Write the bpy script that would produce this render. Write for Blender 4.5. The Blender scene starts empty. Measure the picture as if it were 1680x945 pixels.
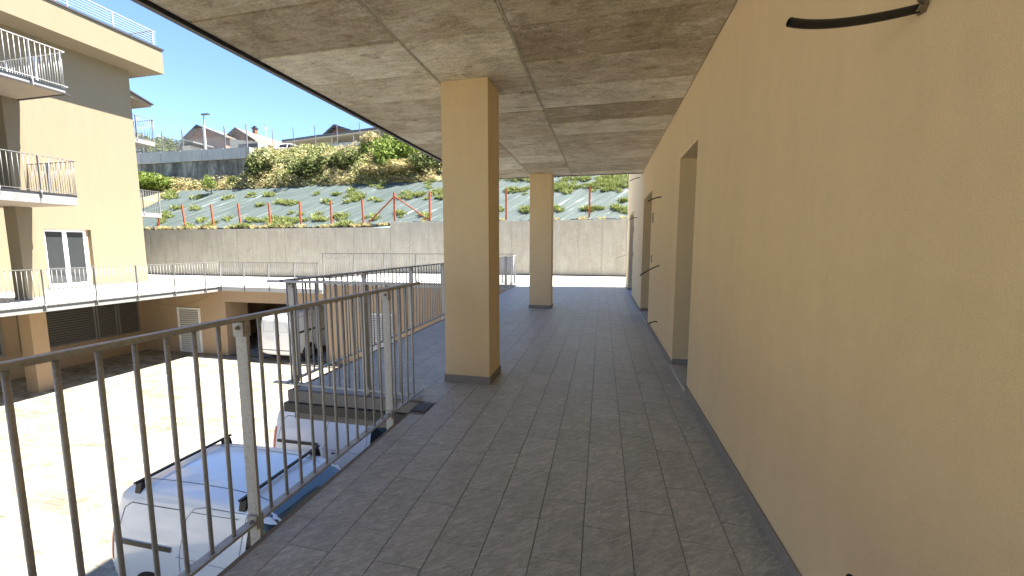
import bpy, bmesh, math, random
from mathutils import Vector, Matrix
from mathutils.bvhtree import BVHTree
R = math.radians
random.seed(7)
S = bpy.context.scene
C = S.collection

# ------------------------------------------------------------------ camera
EYE = Vector((0, 0, 1.5))
YAW, PIT, FPX = math.atan2(148, 651 / math.cos(.105)), math.atan2(68.5, 651), 651.0
cam = bpy.data.cameras.new('camera'); camo = bpy.data.objects.new('camera', cam); C.objects.link(camo)
camo.location = EYE; camo.rotation_euler = (R(90) - PIT, 0, YAW)
cam.sensor_width = 36; cam.lens = 36 * FPX / 1680; cam.clip_end = 5000; cam.clip_start = .05
S.camera = camo

# ------------------------------------------------------------------ sky, sun, exposure
SUN_EL, SUN_AZ = R(60.5), R(9)        # azimuth counted from +X towards +Y
w = bpy.data.worlds.new('World'); S.world = w; w.use_nodes = True
nt = w.node_tree; nt.nodes.clear()
sky = nt.nodes.new('ShaderNodeTexSky'); sky.sky_type = 'NISHITA'; sky.sun_disc = False
sky.sun_elevation = SUN_EL; sky.sun_rotation = R(90) - SUN_AZ
sky.altitude = 2200; sky.air_density = 1.0; sky.dust_density = 0.0; sky.ozone_density = 4.5
bg = nt.nodes.new('ShaderNodeBackground'); bg.inputs[1].default_value = .05
out = nt.nodes.new('ShaderNodeOutputWorld')
nt.links.new(sky.outputs[0], bg.inputs[0]); nt.links.new(bg.outputs[0], out.inputs[0])
sl = bpy.data.lights.new('sun', 'SUN'); sl.energy = 3.2; sl.angle = R(.5); sl.color = (1, .95, .86)
so = bpy.data.objects.new('sun', sl); C.objects.link(so)
sd = Vector((math.cos(SUN_EL) * math.cos(SUN_AZ), math.cos(SUN_EL) * math.sin(SUN_AZ), math.sin(SUN_EL)))
so.rotation_euler = (-sd).to_track_quat('-Z', 'Y').to_euler(); so.location = (20, 5, 30)
S.view_settings.view_transform = 'Standard'; S.view_settings.look = 'None'
S.view_settings.gamma = 1; S.view_settings.use_curve_mapping = False
S.view_settings.exposure = 3.1
S.cycles.max_bounces = 10; S.cycles.diffuse_bounces = 6

# ------------------------------------------------------------------ materials
def nodes(name):
    m = bpy.data.materials.new(name); m.use_nodes = True
    t = m.node_tree; b = t.nodes['Principled BSDF']; return m, t, b
def N(t, typ, **kw):
    n = t.nodes.new(typ)
    for k, v in kw.items():
        if k.startswith('i_'):
            n.inputs[k[2:].replace('_', ' ')].default_value = v
        else: setattr(n, k, v)
    return n
def coords(t, scale=(1, 1, 1), rot=(0, 0, 0), rnd=False, world=True):
    """object positions; with rnd, every object / island gets its own offset"""
    g = N(t, 'ShaderNodeNewGeometry') if world else N(t, 'ShaderNodeTexCoord')
    src = g.outputs['Position'] if world else g.outputs['Object']
    if rnd:
        a = N(t, 'ShaderNodeObjectInfo'); gg = N(t, 'ShaderNodeNewGeometry')
        s = N(t, 'ShaderNodeMath', operation='ADD'); t.links.new(a.outputs['Random'], s.inputs[0]); t.links.new(gg.outputs['Random Per Island'], s.inputs[1])
        ml = N(t, 'ShaderNodeMath', operation='MULTIPLY'); t.links.new(s.outputs[0], ml.inputs[0]); ml.inputs[1].default_value = 37.0
        ad = N(t, 'ShaderNodeVectorMath', operation='ADD'); t.links.new(src, ad.inputs[0]); t.links.new(ml.outputs[0], ad.inputs[1]); src = ad.outputs[0]
    mp = N(t, 'ShaderNodeMapping'); mp.inputs['Scale'].default_value = scale; mp.inputs['Rotation'].default_value = rot
    t.links.new(src, mp.inputs['Vector']); return mp.outputs[0]
def coords_rot(t, ang, long_, rnd=False):
    v = coords(t, rnd=rnd); mp = N(t, 'ShaderNodeMapping', vector_type='TEXTURE'); mp.inputs['Rotation'].default_value = (0, 0, R(ang)); mp.inputs['Scale'].default_value = (1, long_, long_)
    t.links.new(v, mp.inputs['Vector']); return mp.outputs[0]
def noise(t, vec, scale, detail=5, rough=.6, dist=0):
    n = N(t, 'ShaderNodeTexNoise'); n.inputs['Scale'].default_value = scale; n.inputs['Detail'].default_value = detail
    n.inputs['Roughness'].default_value = rough; n.inputs['Distortion'].default_value = dist
    t.links.new(vec, n.inputs['Vector']); return n.outputs['Fac']
def ramp(t, fac, stops):
    r = N(t, 'ShaderNodeValToRGB'); e = r.color_ramp.elements
    while len(e) < len(stops): e.new(.5)
    for k, (p, c) in enumerate(stops):
        e[k].position = p; e[k].color = (*c, 1) if len(c) == 3 else c
    t.links.new(fac, r.inputs[0]); return r.outputs[0]
def mix(t, fac, a, b, mode='MIX'):
    m = N(t, 'ShaderNodeMix', data_type='RGBA', blend_type=mode)
    for v, i in ((fac, 0), (a, 6), (b, 7)):
        if isinstance(v, (int, float)): m.inputs[i].default_value = v
        elif isinstance(v, tuple): m.inputs[i].default_value = (*v, 1)
        else: t.links.new(v, m.inputs[i])
    return m.outputs[2]
def bump(t, b, h, strength=.3, dist=.01):
    n = N(t, 'ShaderNodeBump'); n.inputs['Strength'].default_value = strength; n.inputs['Distance'].default_value = dist
    t.links.new(h, n.inputs['Height']); t.links.new(n.outputs[0], b.inputs['Normal'])
def g3(v, k=1): return tuple(min(1, x * k) for x in v)
def rnd_out(t):
    a = N(t, 'ShaderNodeObjectInfo'); g = N(t, 'ShaderNodeNewGeometry')
    s = N(t, 'ShaderNodeMath', operation='ADD'); t.links.new(a.outputs['Random'], s.inputs[0]); t.links.new(g.outputs['Random Per Island'], s.inputs[1])
    f = N(t, 'ShaderNodeMath', operation='FRACT'); t.links.new(s.outputs[0], f.inputs[0]); return f.outputs[0]

def m_plaster(name, col, var=.08):
    m, t, b = nodes(name); v = coords(t)
    big = noise(t, v, .7, 4, .55); fine = noise(t, v, 260, 3, .7); mid = noise(t, v, 9, 5, .6)
    c = mix(t, big, g3(col, 1 - var), g3(col, 1 + var))
    c2 = mix(t, .4, c, ramp(t, mid, [(.3, g3(col, .84)), (.7, g3(col, 1.1))]))
    str_ = noise(t, coords(t, (2.2, 2.2, .35)), 1.6, 6, .6, .5); c2 = mix(t, .35, c2, ramp(t, str_, [(.35, g3(col, .86)), (.65, g3(col, 1.08))]))
    c3 = mix(t, .42, c2, ramp(t, fine, [(.3, g3(col, .72)), (.7, g3(col, 1.18))]))
    t.links.new(c3, b.inputs['Base Color']); b.inputs['Roughness'].default_value = .93
    b.inputs['Specular IOR Level'].default_value = .15
    bump(t, b, noise(t, v, 150, 4, .75), .5, .004); return m
def m_plain(name, col, rough=.5, metal=0, var=.1, scale=12, spec=.5, bumpk=0):
    m, t, b = nodes(name); v = coords(t); n = noise(t, v, scale, 5, .6)
    t.links.new(mix(t, n, g3(col, 1 - var), g3(col, 1 + var)), b.inputs['Base Color'])
    b.inputs['Roughness'].default_value = rough; b.inputs['Metallic'].default_value = metal
    b.inputs['Specular IOR Level'].default_value = spec
    if bumpk: bump(t, b, noise(t, v, scale * 6, 4, .7), bumpk, .004)
    return m
def m_board():      # the ceiling: raw board-marked concrete
    m, t, b = nodes('board_concrete'); v = coords(t, (1, 1.0, 1), rnd=True)
    vs = coords(t, (1.0, 3.4, 1), rnd=True)
    cloud = noise(t, v, 1.7, 8, .68, .6); streak = noise(t, vs, 5.5, 8, .75, .8); fine = noise(t, v, 60, 6, .75)
    c = ramp(t, cloud, [(.37, (.30, .255, .17)), (.48, (.57, .52, .395)), (.59, (.80, .765, .65))])
    c = mix(t, .5, c, ramp(t, streak, [(.39, (.24, .20, .135)), (.5, (.54, .49, .375)), (.59, (.78, .735, .61))]))
    c = mix(t, .35, c, ramp(t, fine, [(.40, (.2, .17, .115)), (.60, (.76, .72, .6))]))
    rz = rnd_out(t)
    c = mix(t, 1.0, c, ramp(t, rz, [(0, (.80, .74, .66)), (.3, (.96, .91, .84)), (.62, (1.1, 1.06, 1.0)), (.8, (1.28, 1.28, 1.27)), (1, (1.4, 1.42, 1.44))]), 'MULTIPLY')
    w2 = noise(t, coords(t, (1, 1.9, 1), rnd=True), 2.6, 9, .82, .15)
    c = mix(t, ramp(t, w2, [(.54, (0, 0, 0)), (.62, (.75, .75, .75))]), c, (.74, .70, .62))
    c = mix(t, ramp(t, w2, [(.36, (.8, .8, .8)), (.44, (0, 0, 0))]), c, (.27, .20, .135))
    t.links.new(c, b.inputs['Base Color']); b.inputs['Roughness'].default_value = .9
    b.inputs['Specular IOR Level'].default_value = .2
    bump(t, b, streak, .3, .01); return m
def m_retain(name='cast_concrete', base=(.33, .31, .26), light=(.44, .42, .36), dark=(.235, .215, .175)):
    m, t, b = nodes(name); v = coords(t, (1, 1, 1)); vs = coords(t, (3, 3, .5), rnd=True)
    n1 = noise(t, coords(t, rnd=True), 1.0, 8, .7, .5); n2 = noise(t, vs, 1.6, 8, .72, .5); n3 = noise(t, v, 26, 6, .7)
    c = ramp(t, n1, [(.3, dark), (.5, base), (.7, light)])
    c = mix(t, .5, c, ramp(t, n2, [(.35, dark), (.5, base), (.65, light)]))
    c = mix(t, .3, c, ramp(t, n3, [(.35, g3(dark, .8)), (.65, g3(light, 1.1))]))
    t.links.new(c, b.inputs['Base Color']); b.inputs['Roughness'].default_value = .92
    b.inputs['Specular IOR Level'].default_value = .2
    bump(t, b, n3, .3, .01); return m
def m_tile():       # slate-look porcelain
    m, t, b = nodes('slate_tile'); v = coords(t, (1, 1, 1), rnd=True)
    vd = coords_rot(t, -52, 3.4, True)
    n1 = noise(t, vd, 42, 12, .86, .7); n2 = noise(t, v, 5, 6, .65); n3 = noise(t, v, 170, 3, .7)
    c = ramp(t, n1, [(.39, (.18, .195, .198)), (.5, (.355, .375, .378)), (.585, (.66, .68, .68))])
    c = mix(t, .35, c, ramp(t, n2, [(.34, (.27, .285, .285)), (.66, (.50, .515, .515))]))
    c = mix(t, .22, c, ramp(t, n3, [(.35, (.2, .2, .2)), (.65, (.62, .62, .61))]))
    c = mix(t, 1.0, c, ramp(t, rnd_out(t), [(0, (.94, .94, .945)), (1, (1.06, 1.055, 1.05))]), 'MULTIPLY')
    t.links.new(c, b.inputs['Base Color'])
    t.links.new(ramp(t, n1, [(.3, (.36,) * 3), (.7, (.52,) * 3)]), b.inputs['Roughness'])
    b.inputs['Specular IOR Level'].default_value = .5
    bump(t, b, n1, .5, .004); return m
def m_paver():
    m, t, b = nodes('paver_stone'); v = coords(t, rnd=True); n = noise(t, v, 18, 6, .7); big = noise(t, coords(t, (1, 2.2, 1)), .55, 5, .65, .8)
    c = ramp(t, rnd_out(t), [(0, (.145, .12, .09)), (.3, (.25, .225, .18)), (.6, (.19, .18, .155)), (1, (.36, .34, .29))])
    c = mix(t, .3, c, ramp(t, n, [(.35, (.16, .14, .105)), (.65, (.40, .37, .31))]))
    c = mix(t, 1.0, c, ramp(t, big, [(.38, (.66, .64, .6)), (.58, (1.12, 1.12, 1.1))]), 'MULTIPLY')
    t.links.new(c, b.inputs['Base Color']); b.inputs['Roughness'].default_value = .9; b.inputs['Specular IOR Level'].default_value = .2
    bump(t, b, n, .3, .005); return m
def m_metal(name='galvanised_steel', col=(.40, .39, .375), metal=.25, rough=.5):
    m, t, b = nodes(name); v = coords(t); n = noise(t, v, 45, 6, .75); vo = N(t, 'ShaderNodeTexVoronoi'); vo.inputs['Scale'].default_value = 90
    t.links.new(v, vo.inputs['Vector'])
    c = mix(t, n, g3(col, .72), g3(col, 1.3)); c = mix(t, .15, c, vo.outputs['Color'])
    h = N(t, 'ShaderNodeHueSaturation'); h.inputs['Saturation'].default_value = .25; t.links.new(c, h.inputs['Color'])
    t.links.new(h.outputs[0], b.inputs['Base Color']); b.inputs['Metallic'].default_value = metal
    t.links.new(ramp(t, n, [(.3, (rough - .1,) * 3), (.7, (rough + .15,) * 3)]), b.inputs['Roughness']); bump(t, b, n, .12, .002); return m
def m_leaf(name, stops, trans=.25):
    m, t, b = nodes(name)
    t.links.new(ramp(t, rnd_out(t), stops), b.inputs['Base Color']); b.inputs['Roughness'].default_value = .7
    b.inputs['Specular IOR Level'].default_value = .2
    tr = N(t, 'ShaderNodeBsdfTranslucent'); t.links.new(ramp(t, rnd_out(t), stops), tr.inputs[0])
    mx = N(t, 'ShaderNodeMixShader'); mx.inputs[0].default_value = trans; o = t.nodes['Material Output']
    t.links.new(b.outputs[0], mx.inputs[1]); t.links.new(tr.outputs[0], mx.inputs[2]); t.links.new(mx.outputs[0], o.inputs[0]); return m
def m_fabric():     # weed mat pegged to the slope
    m, t, b = nodes('weed_mat'); vs = coords_rot(t, -34, 16); v = coords(t)
    n1 = noise(t, vs, 5.5, 6, .7, .05); n2 = noise(t, v, .5, 4, .6); n3 = noise(t, v, 60, 3, .7)
    c = ramp(t, n1, [(.38, (.012, .022, .021)), (.5, (.03, .044, .042)), (.6, (.055, .072, .068)), (.67, (.26, .285, .27))])  # palest stop paints highlight streaks along the creases
    c = mix(t, .3, c, ramp(t, n2, [(.35, (.03, .044, .041)), (.65, (.07, .088, .083))]))
    c = mix(t, .15, c, ramp(t, n3, [(.3, (.08, .1, .1)), (.7, (.4, .45, .43))]))
    t.links.new(c, b.inputs['Base Color']); b.inputs['Roughness'].default_value = .72; b.inputs['Specular IOR Level'].default_value = .15
    bump(t, b, n1, .8, .06); return m
def m_soil():
    m, t, b = nodes('dry_soil'); v = coords(t); n = noise(t, v, 1.1, 8, .7); n2 = noise(t, v, 14, 5, .7)
    c = ramp(t, n, [(.35, (.12, .13, .045)), (.5, (.26, .21, .11)), (.65, (.33, .25, .15))]); c = mix(t, .4, c, ramp(t, n2, [(.3, (.07, .08, .03)), (.7, (.36, .3, .18))]))
    t.links.new(c, b.inputs['Base Color']); b.inputs['Roughness'].default_value = .95; bump(t, b, n2, .6, .05); return m
def m_stonewall():
    m, t, b = nodes('weathered_concrete'); v = coords(t, (.9, .9, .22), rnd=False); n = noise(t, v, 1.0, 8, .75, .4); n2 = noise(t, coords(t), 2.4, 8, .7)
    c = ramp(t, n, [(.4, (.03, .03, .028)), (.5, (.13, .13, .12)), (.58, (.34, .34, .31))]); c = mix(t, .4, c, ramp(t, n2, [(.35, (.07, .07, .06)), (.65, (.3, .3, .27))]))
    t.links.new(c, b.inputs['Base Color']); b.inputs['Roughness'].default_value = .95; bump(t, b, n2, .5, .03); return m
def m_paint(name, col, coat=1.0, rough=.28):
    m, t, b = nodes(name); n = noise(t, coords(t), 3, 6, .7)
    t.links.new(mix(t, n, g3(col, .93), g3(col, 1.03)), b.inputs['Base Color']); b.inputs['Roughness'].default_value = rough
    b.inputs['Coat Weight'].default_value = coat; b.inputs['Coat Roughness'].default_value = .06; return m
def m_glass(name, col=(.02, .025, .028), rough=.04, spec=.9):
    m, t, b = nodes(name); b.inputs['Base Color'].default_value = (*col, 1); b.inputs['Roughness'].default_value = rough
    b.inputs['Specular IOR Level'].default_value = spec; b.inputs['IOR'].default_value = 1.5
    n = noise(t, coords(t), 1.2, 2, .5); bump(t, b, n, .05, .02); return m

M = dict(
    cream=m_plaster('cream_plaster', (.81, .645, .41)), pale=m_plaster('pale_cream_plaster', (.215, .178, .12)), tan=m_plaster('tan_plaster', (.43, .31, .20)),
    board=m_board(), joint=m_plain('joint_concrete', (.62, .57, .46), .9, var=.25, scale=20),
    retain=m_retain(), retain_dark=m_retain('coping_concrete', (.40, .41, .40), (.5, .51, .5), (.28, .29, .28)),
    slabc=m_retain('slab_concrete', (.22, .22, .213), (.29, .29, .28), (.15, .15, .147)),
    tile=m_tile(), grout=m_plain('dark_grout', (.24, .24, .24), .9, var=.2),
    edge=m_plain('edge_stone', (.2, .185, .17), .7, var=.2, scale=60, bumpk=.2), skirt=m_plain('skirting_stone', (.29, .27, .25), .8, var=.22, scale=40, spec=.15),
    paver=m_paver(), sand=m_plain('joint_sand', (.22, .2, .16), .95, var=.2), yard=m_plain('yard_paving', (.5, .49, .465), .85, var=.1, scale=2),
    steel=m_metal(), steel_light=m_metal('zinc_plate', (.36, .355, .34), .25, .5), steel_far=m_metal('zinc_railing', (.125, .123, .12), .4, .5),
    black=m_plain('black_plastic', (.014, .013, .013), .5, var=.2), rubber=m_plain('tyre_rubber', (.02, .02, .02), .85),
    darkmetal=m_plain('dark_flashing', (.05, .048, .05), .5, .3), white=m_plain('white_pvc', (.8, .8, .8), .35, var=.02),
    paint=m_paint('white_car_paint', (.86, .87, .88)), seam=m_plain('panel_gap', (.10, .105, .115), .8), glass=m_glass('dark_glass', (.01, .012, .014), .08, .25),
    window_glass=m_glass('window_glass', (.03, .034, .036), .05, .6),
    screen=m_glass('windscreen_glass', (.05, .09, .1), .03, 1.0), silver=m_metal('wheel_alloy', (.45, .45, .46), .8, .35),
    red=m_plain('red_lamp_plastic', (.5, .03, .025), .2, var=.2), rust=m_plain('red_oxide_steel', (.27, .062, .026), .7, var=.3, scale=8),
    louvre=m_plain('grey_louvre', (.15, .142, .13), .6, .2), louvre_white=m_plain('white_louvre', (.62, .6, .57), .6), fabric=m_fabric(), soil=m_soil(), wall_old=m_stonewall(),
    terrace=m_plain('terrace_ground', (.3, .27, .22), .95, var=.2, scale=.6),
    rooft=m_plain('pale_roof_tile', (.16, .13, .10), .85, var=.2, scale=4), rooft2=m_plain('terracotta_roof_tile', (.18, .12, .08), .85, var=.25, scale=5),
    timber=m_plain('brown_timber', (.17, .075, .04), .8, var=.25, scale=5), whitewall=m_plain('white_render', (.36, .345, .31), .9, var=.05), pinkwall=m_plain('salmon_render', (.22, .15, .125), .9, var=.08),
    trunk=m_plain('bark', (.14, .10, .07), .95, var=.3, scale=20), mesh=m_metal('fence_wire', (.35, .35, .34), .5, .5),
    cable=m_plain('wire', (.25, .2, .13), .7), under=m_plain('underside_concrete', (.24, .195, .145), .9, var=.2, scale=3),
    lvg=m_leaf('bright_leaves', [(0, (.08, .13, .02)), (.5, (.15, .21, .035)), (1, (.28, .32, .09))]),
    lol=m_leaf('olive_leaves', [(0, (.06, .08, .022)), (.25, (.17, .19, .06)), (.6, (.38, .38, .16)), (1, (.74, .68, .43))]),
    ldk=m_leaf('dark_leaves', [(0, (.03, .05, .015)), (.6, (.10, .125, .035)), (1, (.30, .31, .13))]),
    lst=m_leaf('straw', [(0, (.26, .23, .09)), (.4, (.42, .36, .17)), (.8, (.55, .46, .27)), (1, (.24, .26, .09))]),
    lgr=m_leaf('weed_grass', [(0, (.09, .135, .03)), (.5, (.19, .24, .065)), (.85, (.33, .35, .14)), (1, (.48, .43, .25))]),
)

# ------------------------------------------------------------------ object helpers
def tag(o, label=None, cat=None, group=None, kind=None):
    if label: o['label'] = label
    if cat: o['category'] = cat
    if group: o['group'] = group
    if kind: o['kind'] = kind
    return o
def empty(name, loc, label=None, cat=None, group=None, kind=None, rz=0):
    o = bpy.data.objects.new(name, None); o.location = loc; o.rotation_euler.z = rz; o.empty_display_size = .2
    C.objects.link(o); return tag(o, label, cat, group, kind)
def wloc(o):
    p = Vector((0, 0, 0))
    while o: p += o.location; o = o.parent
    return p
def put(name, mesh, parent=None, loc=None, **kw):
    o = bpy.data.objects.new(name, mesh); C.objects.link(o)
    if parent is not None: o.parent = parent
    if loc is not None: o.location = loc
    return tag(o, **kw)
class MB:
    def __init__(s): s.v = []; s.f = []
    def box(s, x0, x1, y0, y1, z0, z1):
        n = len(s.v); s.v += [(x, y, z) for z in (z0, z1) for y in (y0, y1) for x in (x0, x1)]
        s.f += [tuple(n + i for i in q) for q in ((0, 2, 3, 1), (4, 5, 7, 6), (0, 1, 5, 4), (2, 6, 7, 3), (0, 4, 6, 2), (1, 3, 7, 5))]; return s
    def tube(s, pts, r, n=8, cap=True):
        pts = [Vector(p) for p in pts]; rr = r if isinstance(r, (list, tuple)) else [r] * len(pts); base = len(s.v); up = None
        for i, p in enumerate(pts):
            d = (pts[min(i + 1, len(pts) - 1)] - pts[max(i - 1, 0)]).normalized()
            if up is None: up = Vector((0, 0, 1)) if abs(d.z) < .9 else Vector((1, 0, 0))
            a = d.cross(up).normalized(); b2 = a.cross(d).normalized(); up = b2
            s.v += [tuple(p + (a * math.cos(2 * math.pi * k / n) + b2 * math.sin(2 * math.pi * k / n)) * rr[i]) for k in range(n)]
        for i in range(len(pts) - 1):
            for k in range(n):
                q = base + i * n; s.f.append((q + k, q + (k + 1) % n, q + n + (k + 1) % n, q + n + k))
        if cap: s.f.append(tuple(base + k for k in range(n))[::-1]); s.f.append(tuple(base + (len(pts) - 1) * n + k for k in range(n)))
        return s
    def beam(s, a, b, w_, h_):     # rectangular bar from a to b
        a, b = Vector(a), Vector(b); d = (b - a).normalized(); up = Vector((0, 0, 1)) if abs(d.z) < .95 else Vector((0, 1, 0))
        x = d.cross(up).normalized() * w_ / 2; y = x.cross(d).normalized() * h_ / 2; n = len(s.v)
        for p in (a, b): s.v += [tuple(p + x * i + y * j) for i, j in ((-1, -1), (1, -1), (1, 1), (-1, 1))]
        s.f += [tuple(n + i for i in q) for q in ((0, 1, 2, 3), (7, 6, 5, 4), (0, 4, 5, 1), (1, 5, 6, 2), (2, 6, 7, 3), (3, 7, 4, 0))]; return s
    def prism(s, poly, a, b, axis='x'):   # polygon in the plane normal to axis, from a to b
        n = len(s.v); k = len(poly)
        for c in (a, b):
            for p, q in poly: s.v.append({'x': (c, p, q), 'y': (p, c, q), 'z': (p, q, c)}[axis])
        s.f += [tuple(n + i for i in range(k))[::-1], tuple(n + k + i for i in range(k))]
        s.f += [(n + i, n + (i + 1) % k, n + k + (i + 1) % k, n + k + i) for i in range(k)]; return s
    def quad(s, *p):
        n = len(s.v); s.v += [tuple(q) for q in p]; s.f.append(tuple(range(n, n + len(p)))); return s
    def mesh(s, name, mat, o=(0, 0, 0), smooth=False):
        me = bpy.data.meshes.new(name); me.from_pydata([(x - o[0], y - o[1], z - o[2]) for x, y, z in s.v], [], s.f)
        if mat: me.materials.append(M[mat] if isinstance(mat, str) else mat)
        if smooth: me.polygons.foreach_set('use_smooth', [True] * len(me.polygons))
        bm = bmesh.new(); bm.from_mesh(me); bmesh.ops.recalc_face_normals(bm, faces=bm.faces); bm.to_mesh(me); bm.free()
        me.update(); return me
    def build(s, name, mat, parent=None, smooth=False, bevel=0, **kw):   # world coordinates; local to parent
        o = wloc(parent) if parent else Vector((0, 0, 0))
        ob = put(name, s.mesh(name, mat, o, smooth), parent, **kw)
        if bevel:
            b = ob.modifiers.new('bevel', 'BEVEL'); b.width = bevel; b.segments = 2; b.limit_method = 'ANGLE'
        return ob
def children(o): return [c for c in bpy.data.objects if c.parent == o]
def dup(root, loc, rz=None, label=None, parent=None, kids=None):
    kids = kids if kids is not None else tree[root.name]
    c = root.copy(); C.objects.link(c); c.location = loc; c.parent = parent
    if rz is not None: c.rotation_euler.z = rz
    if label: c['label'] = label
    def rec(src_list, par):
        for k, sub in src_list:
            d = k.copy(); C.objects.link(d); d.parent = par; rec(sub, d)
    rec(kids, c); return c
tree = {}
def remember(root):
    allo = list(bpy.data.objects)
    def rec(o): return [(c, rec(c)) for c in allo if c.parent == o]
    tree[root.name] = rec(root); return root
def box(x0, x1, y0, y1, z0, z1): return MB().box(x0, x1, y0, y1, z0, z1)
def ray(px, py):
    cy, sy, cp, sp = math.cos(YAW), math.sin(YAW), math.cos(PIT), math.sin(PIT)
    f = Vector((-sy * cp, cy * cp, -sp)); r = Vector((cy, sy, 0)); u = r.cross(f)
    return f + r * ((px - 840) / FPX) + u * ((472.5 - py) / FPX)
def onY(px, py, Y): d = ray(px, py); return EYE + d * (Y / d.y)
def onX(px, py, X): d = ray(px, py); return EYE + d * (X / d.x)
def onZ(px, py, Z): d = ray(px, py); return EYE + d * ((Z - 1.5) / d.z)

XW = .88; ZC = 3.2; G = -3.7; YEND = 15.2; ZL = -.36

# ------------------------------------------------------------------ ground, courtyard
gm = MB().quad((-1500, -1500, G - .08), (1500, -1500, G - .08), (1500, 2500, G - .08), (-1500, 2500, G - .08))
gm.build('ground', 'soil', kind='structure')
cy_ = empty('courtyard_paving', (-10, 6, G), kind='structure')
box(-22.4, XW, -20, 15.1, G - .06, G - .012).build('bedding', 'sand', cy_)
cells = []
row = 0; y = -5.9
while y < 15.05:
    x = -22.3 + (row % 2) * .12
    while x < .6:
        cells.append((x, y)); x += .24
    y += .16; row += 1
def hid(c): return (-7 < c[0] < -2.6 and 3.8 < c[1] < 5.5) or c[0] > -4.2 or c[1] < 1.6
cells = [c for c in cells if not (c[0] > -1.5)]
# drain grate replaces some pavers
GR = (-17.5, -16.5, 11.85, 12.25)
cells = [c for c in cells if not (GR[0] - .2 < c[0] < GR[1] and GR[2] - .13 < c[1] < GR[3])]
def pxs(c):
    p = Vector((c[0], c[1], G)) - EYE; f = Vector((-math.sin(YAW) * math.cos(PIT), math.cos(YAW) * math.cos(PIT), -math.sin(PIT))); z = p.dot(f)
    r = Vector((math.cos(YAW), math.sin(YAW), 0)); u = r.cross(f)
    if z < .5: return None
    X, Y = 840 + FPX * p.dot(r) / z, 472.5 - FPX * p.dot(u) / z
    return z if (0 < X < 400 and 0 < Y < 960 and not hid(c)) else None
vis = sorted([(pxs(c), c) for c in cells if pxs(c) is not None])[:290]
near = set(c for _, c in vis)
pv = [box(0, .236, 0, .156, -.05, .0).mesh('paver', 'paver')]
for (x, y) in near:
    o = put('paver', pv[0], cy_, (x + 10, y - 6, random.uniform(-.003, .003)))
pm = MB()
for (x, y) in cells:
    if (x, y) in near: continue
    z = G + random.uniform(-.003, .003); n = len(pm.v); a, b2 = .236, .156
    pm.v += [(x, y, z), (x + a, y, z), (x + a, y + b2, z), (x, y + b2, z), (x, y, z - .03), (x + a, y, z - .03), (x + a, y + b2, z - .03), (x, y + b2, z - .03)]
    pm.f += [(n, n + 1, n + 2, n + 3), (n, n + 4, n + 5, n + 1), (n + 1, n + 5, n + 6, n + 2), (n + 2, n + 6, n + 7, n + 3), (n + 3, n + 7, n + 4, n)]
me = bpy.data.meshes.new('paver_field'); me.from_pydata([(x + 10, y - 6, z - G) for x, y, z in pm.v], [], pm.f); me.materials.append(M['paver'])
put('paver_field', me, cy_, kind='stuff')
dg = empty('drain_grate', (-17, 12.05, G), 'small rectangular metal drain grate set in the courtyard paving', 'drain cover')
fr = MB()
fr.box(GR[0], GR[1], GR[2], GR[2] + .03, G - .03, G + .002); fr.box(GR[0], GR[1], GR[3] - .03, GR[3], G - .03, G + .002)
fr.box(GR[0], GR[0] + .03, GR[2] + .03, GR[3] - .03, G - .03, G + .002); fr.box(GR[1] - .03, GR[1], GR[2] + .03, GR[3] - .03, G - .03, G + .002)
fr.build('frame', 'steel', dg)
bars = MB()
for k in range(18): bars.box(GR[0] + .05 + k * .052, GR[0] + .075 + k * .052, GR[2] + .03, GR[3] - .03, G - .02, G)
bars.build('bar', 'steel', dg, kind='stuff')

# ------------------------------------------------------------------ the walkway floor we stand on
XE = -1.68; YP = 3.45; XP = -3.15     # slab edge, platform start, platform edge
fl = empty('walkway_floor', (0, 6, 0), kind='structure')
box(XE, XW + 3, -16, YP, -.32, -.014).build('slab', 'slabc', fl)
box(XP, XW + 3, YP, 15.1, -.32, -.014).build('slab', 'edge', fl)
box(XE + .02, XW, -16, YP - .002, -.016, -.006).build('mortar_bed', 'grout', fl)
box(XP + .02, XW, YP, 15.1, -.0155, -.006).build('mortar_bed', 'grout', fl)
# slab edge trims seen through the railing
box(XP - .03, XE - .012, YP - .045, YP - .003, -.12, .0).build('edge_trim', 'edge', fl)
box(XP - .06, XE - .014, YP - .075, YP - .003, -.22, -.124).build('drip_flashing', 'darkmetal', fl)
box(XP - .03, XP - .002, YP - .04, 15.05, -.12, -.004).build('edge_trim', 'edge', fl)
box(XE - .012, XE + .02, -16, YP - .08, -.1, -.004).build('edge_trim', 'edge', fl)
box(XE - .0, XE + .14, YP - .24, YP - .05, -.004, .004).build('corner_plate', 'darkmetal', fl, label='dark metal plate at the inner corner of the walkway edge')
TW, TL, J = .243, .463, .0032
tm = {}
def tile_mesh(w_, l_):
    k = (round(w_, 3), round(l_, 3))
    if k not in tm:
        m_ = MB(); b_ = .001; t0, t1 = -.004, 0
        m_.v = [(0, 0, t0), (w_, 0, t0), (w_, l_, t0), (0, l_, t0), (b_, b_, t1), (w_ - b_, b_, t1), (w_ - b_, l_ - b_, t1), (b_, l_ - b_, t1)]
        m_.f = [(4, 5, 6, 7), (0, 1, 5, 4), (1, 2, 6, 5), (2, 3, 7, 6), (3, 0, 4, 7)]
        tm[k] = m_
    return tm[k]
tmc = {}
far = MB(); ntile = 0
cand = []
k0 = -14
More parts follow.
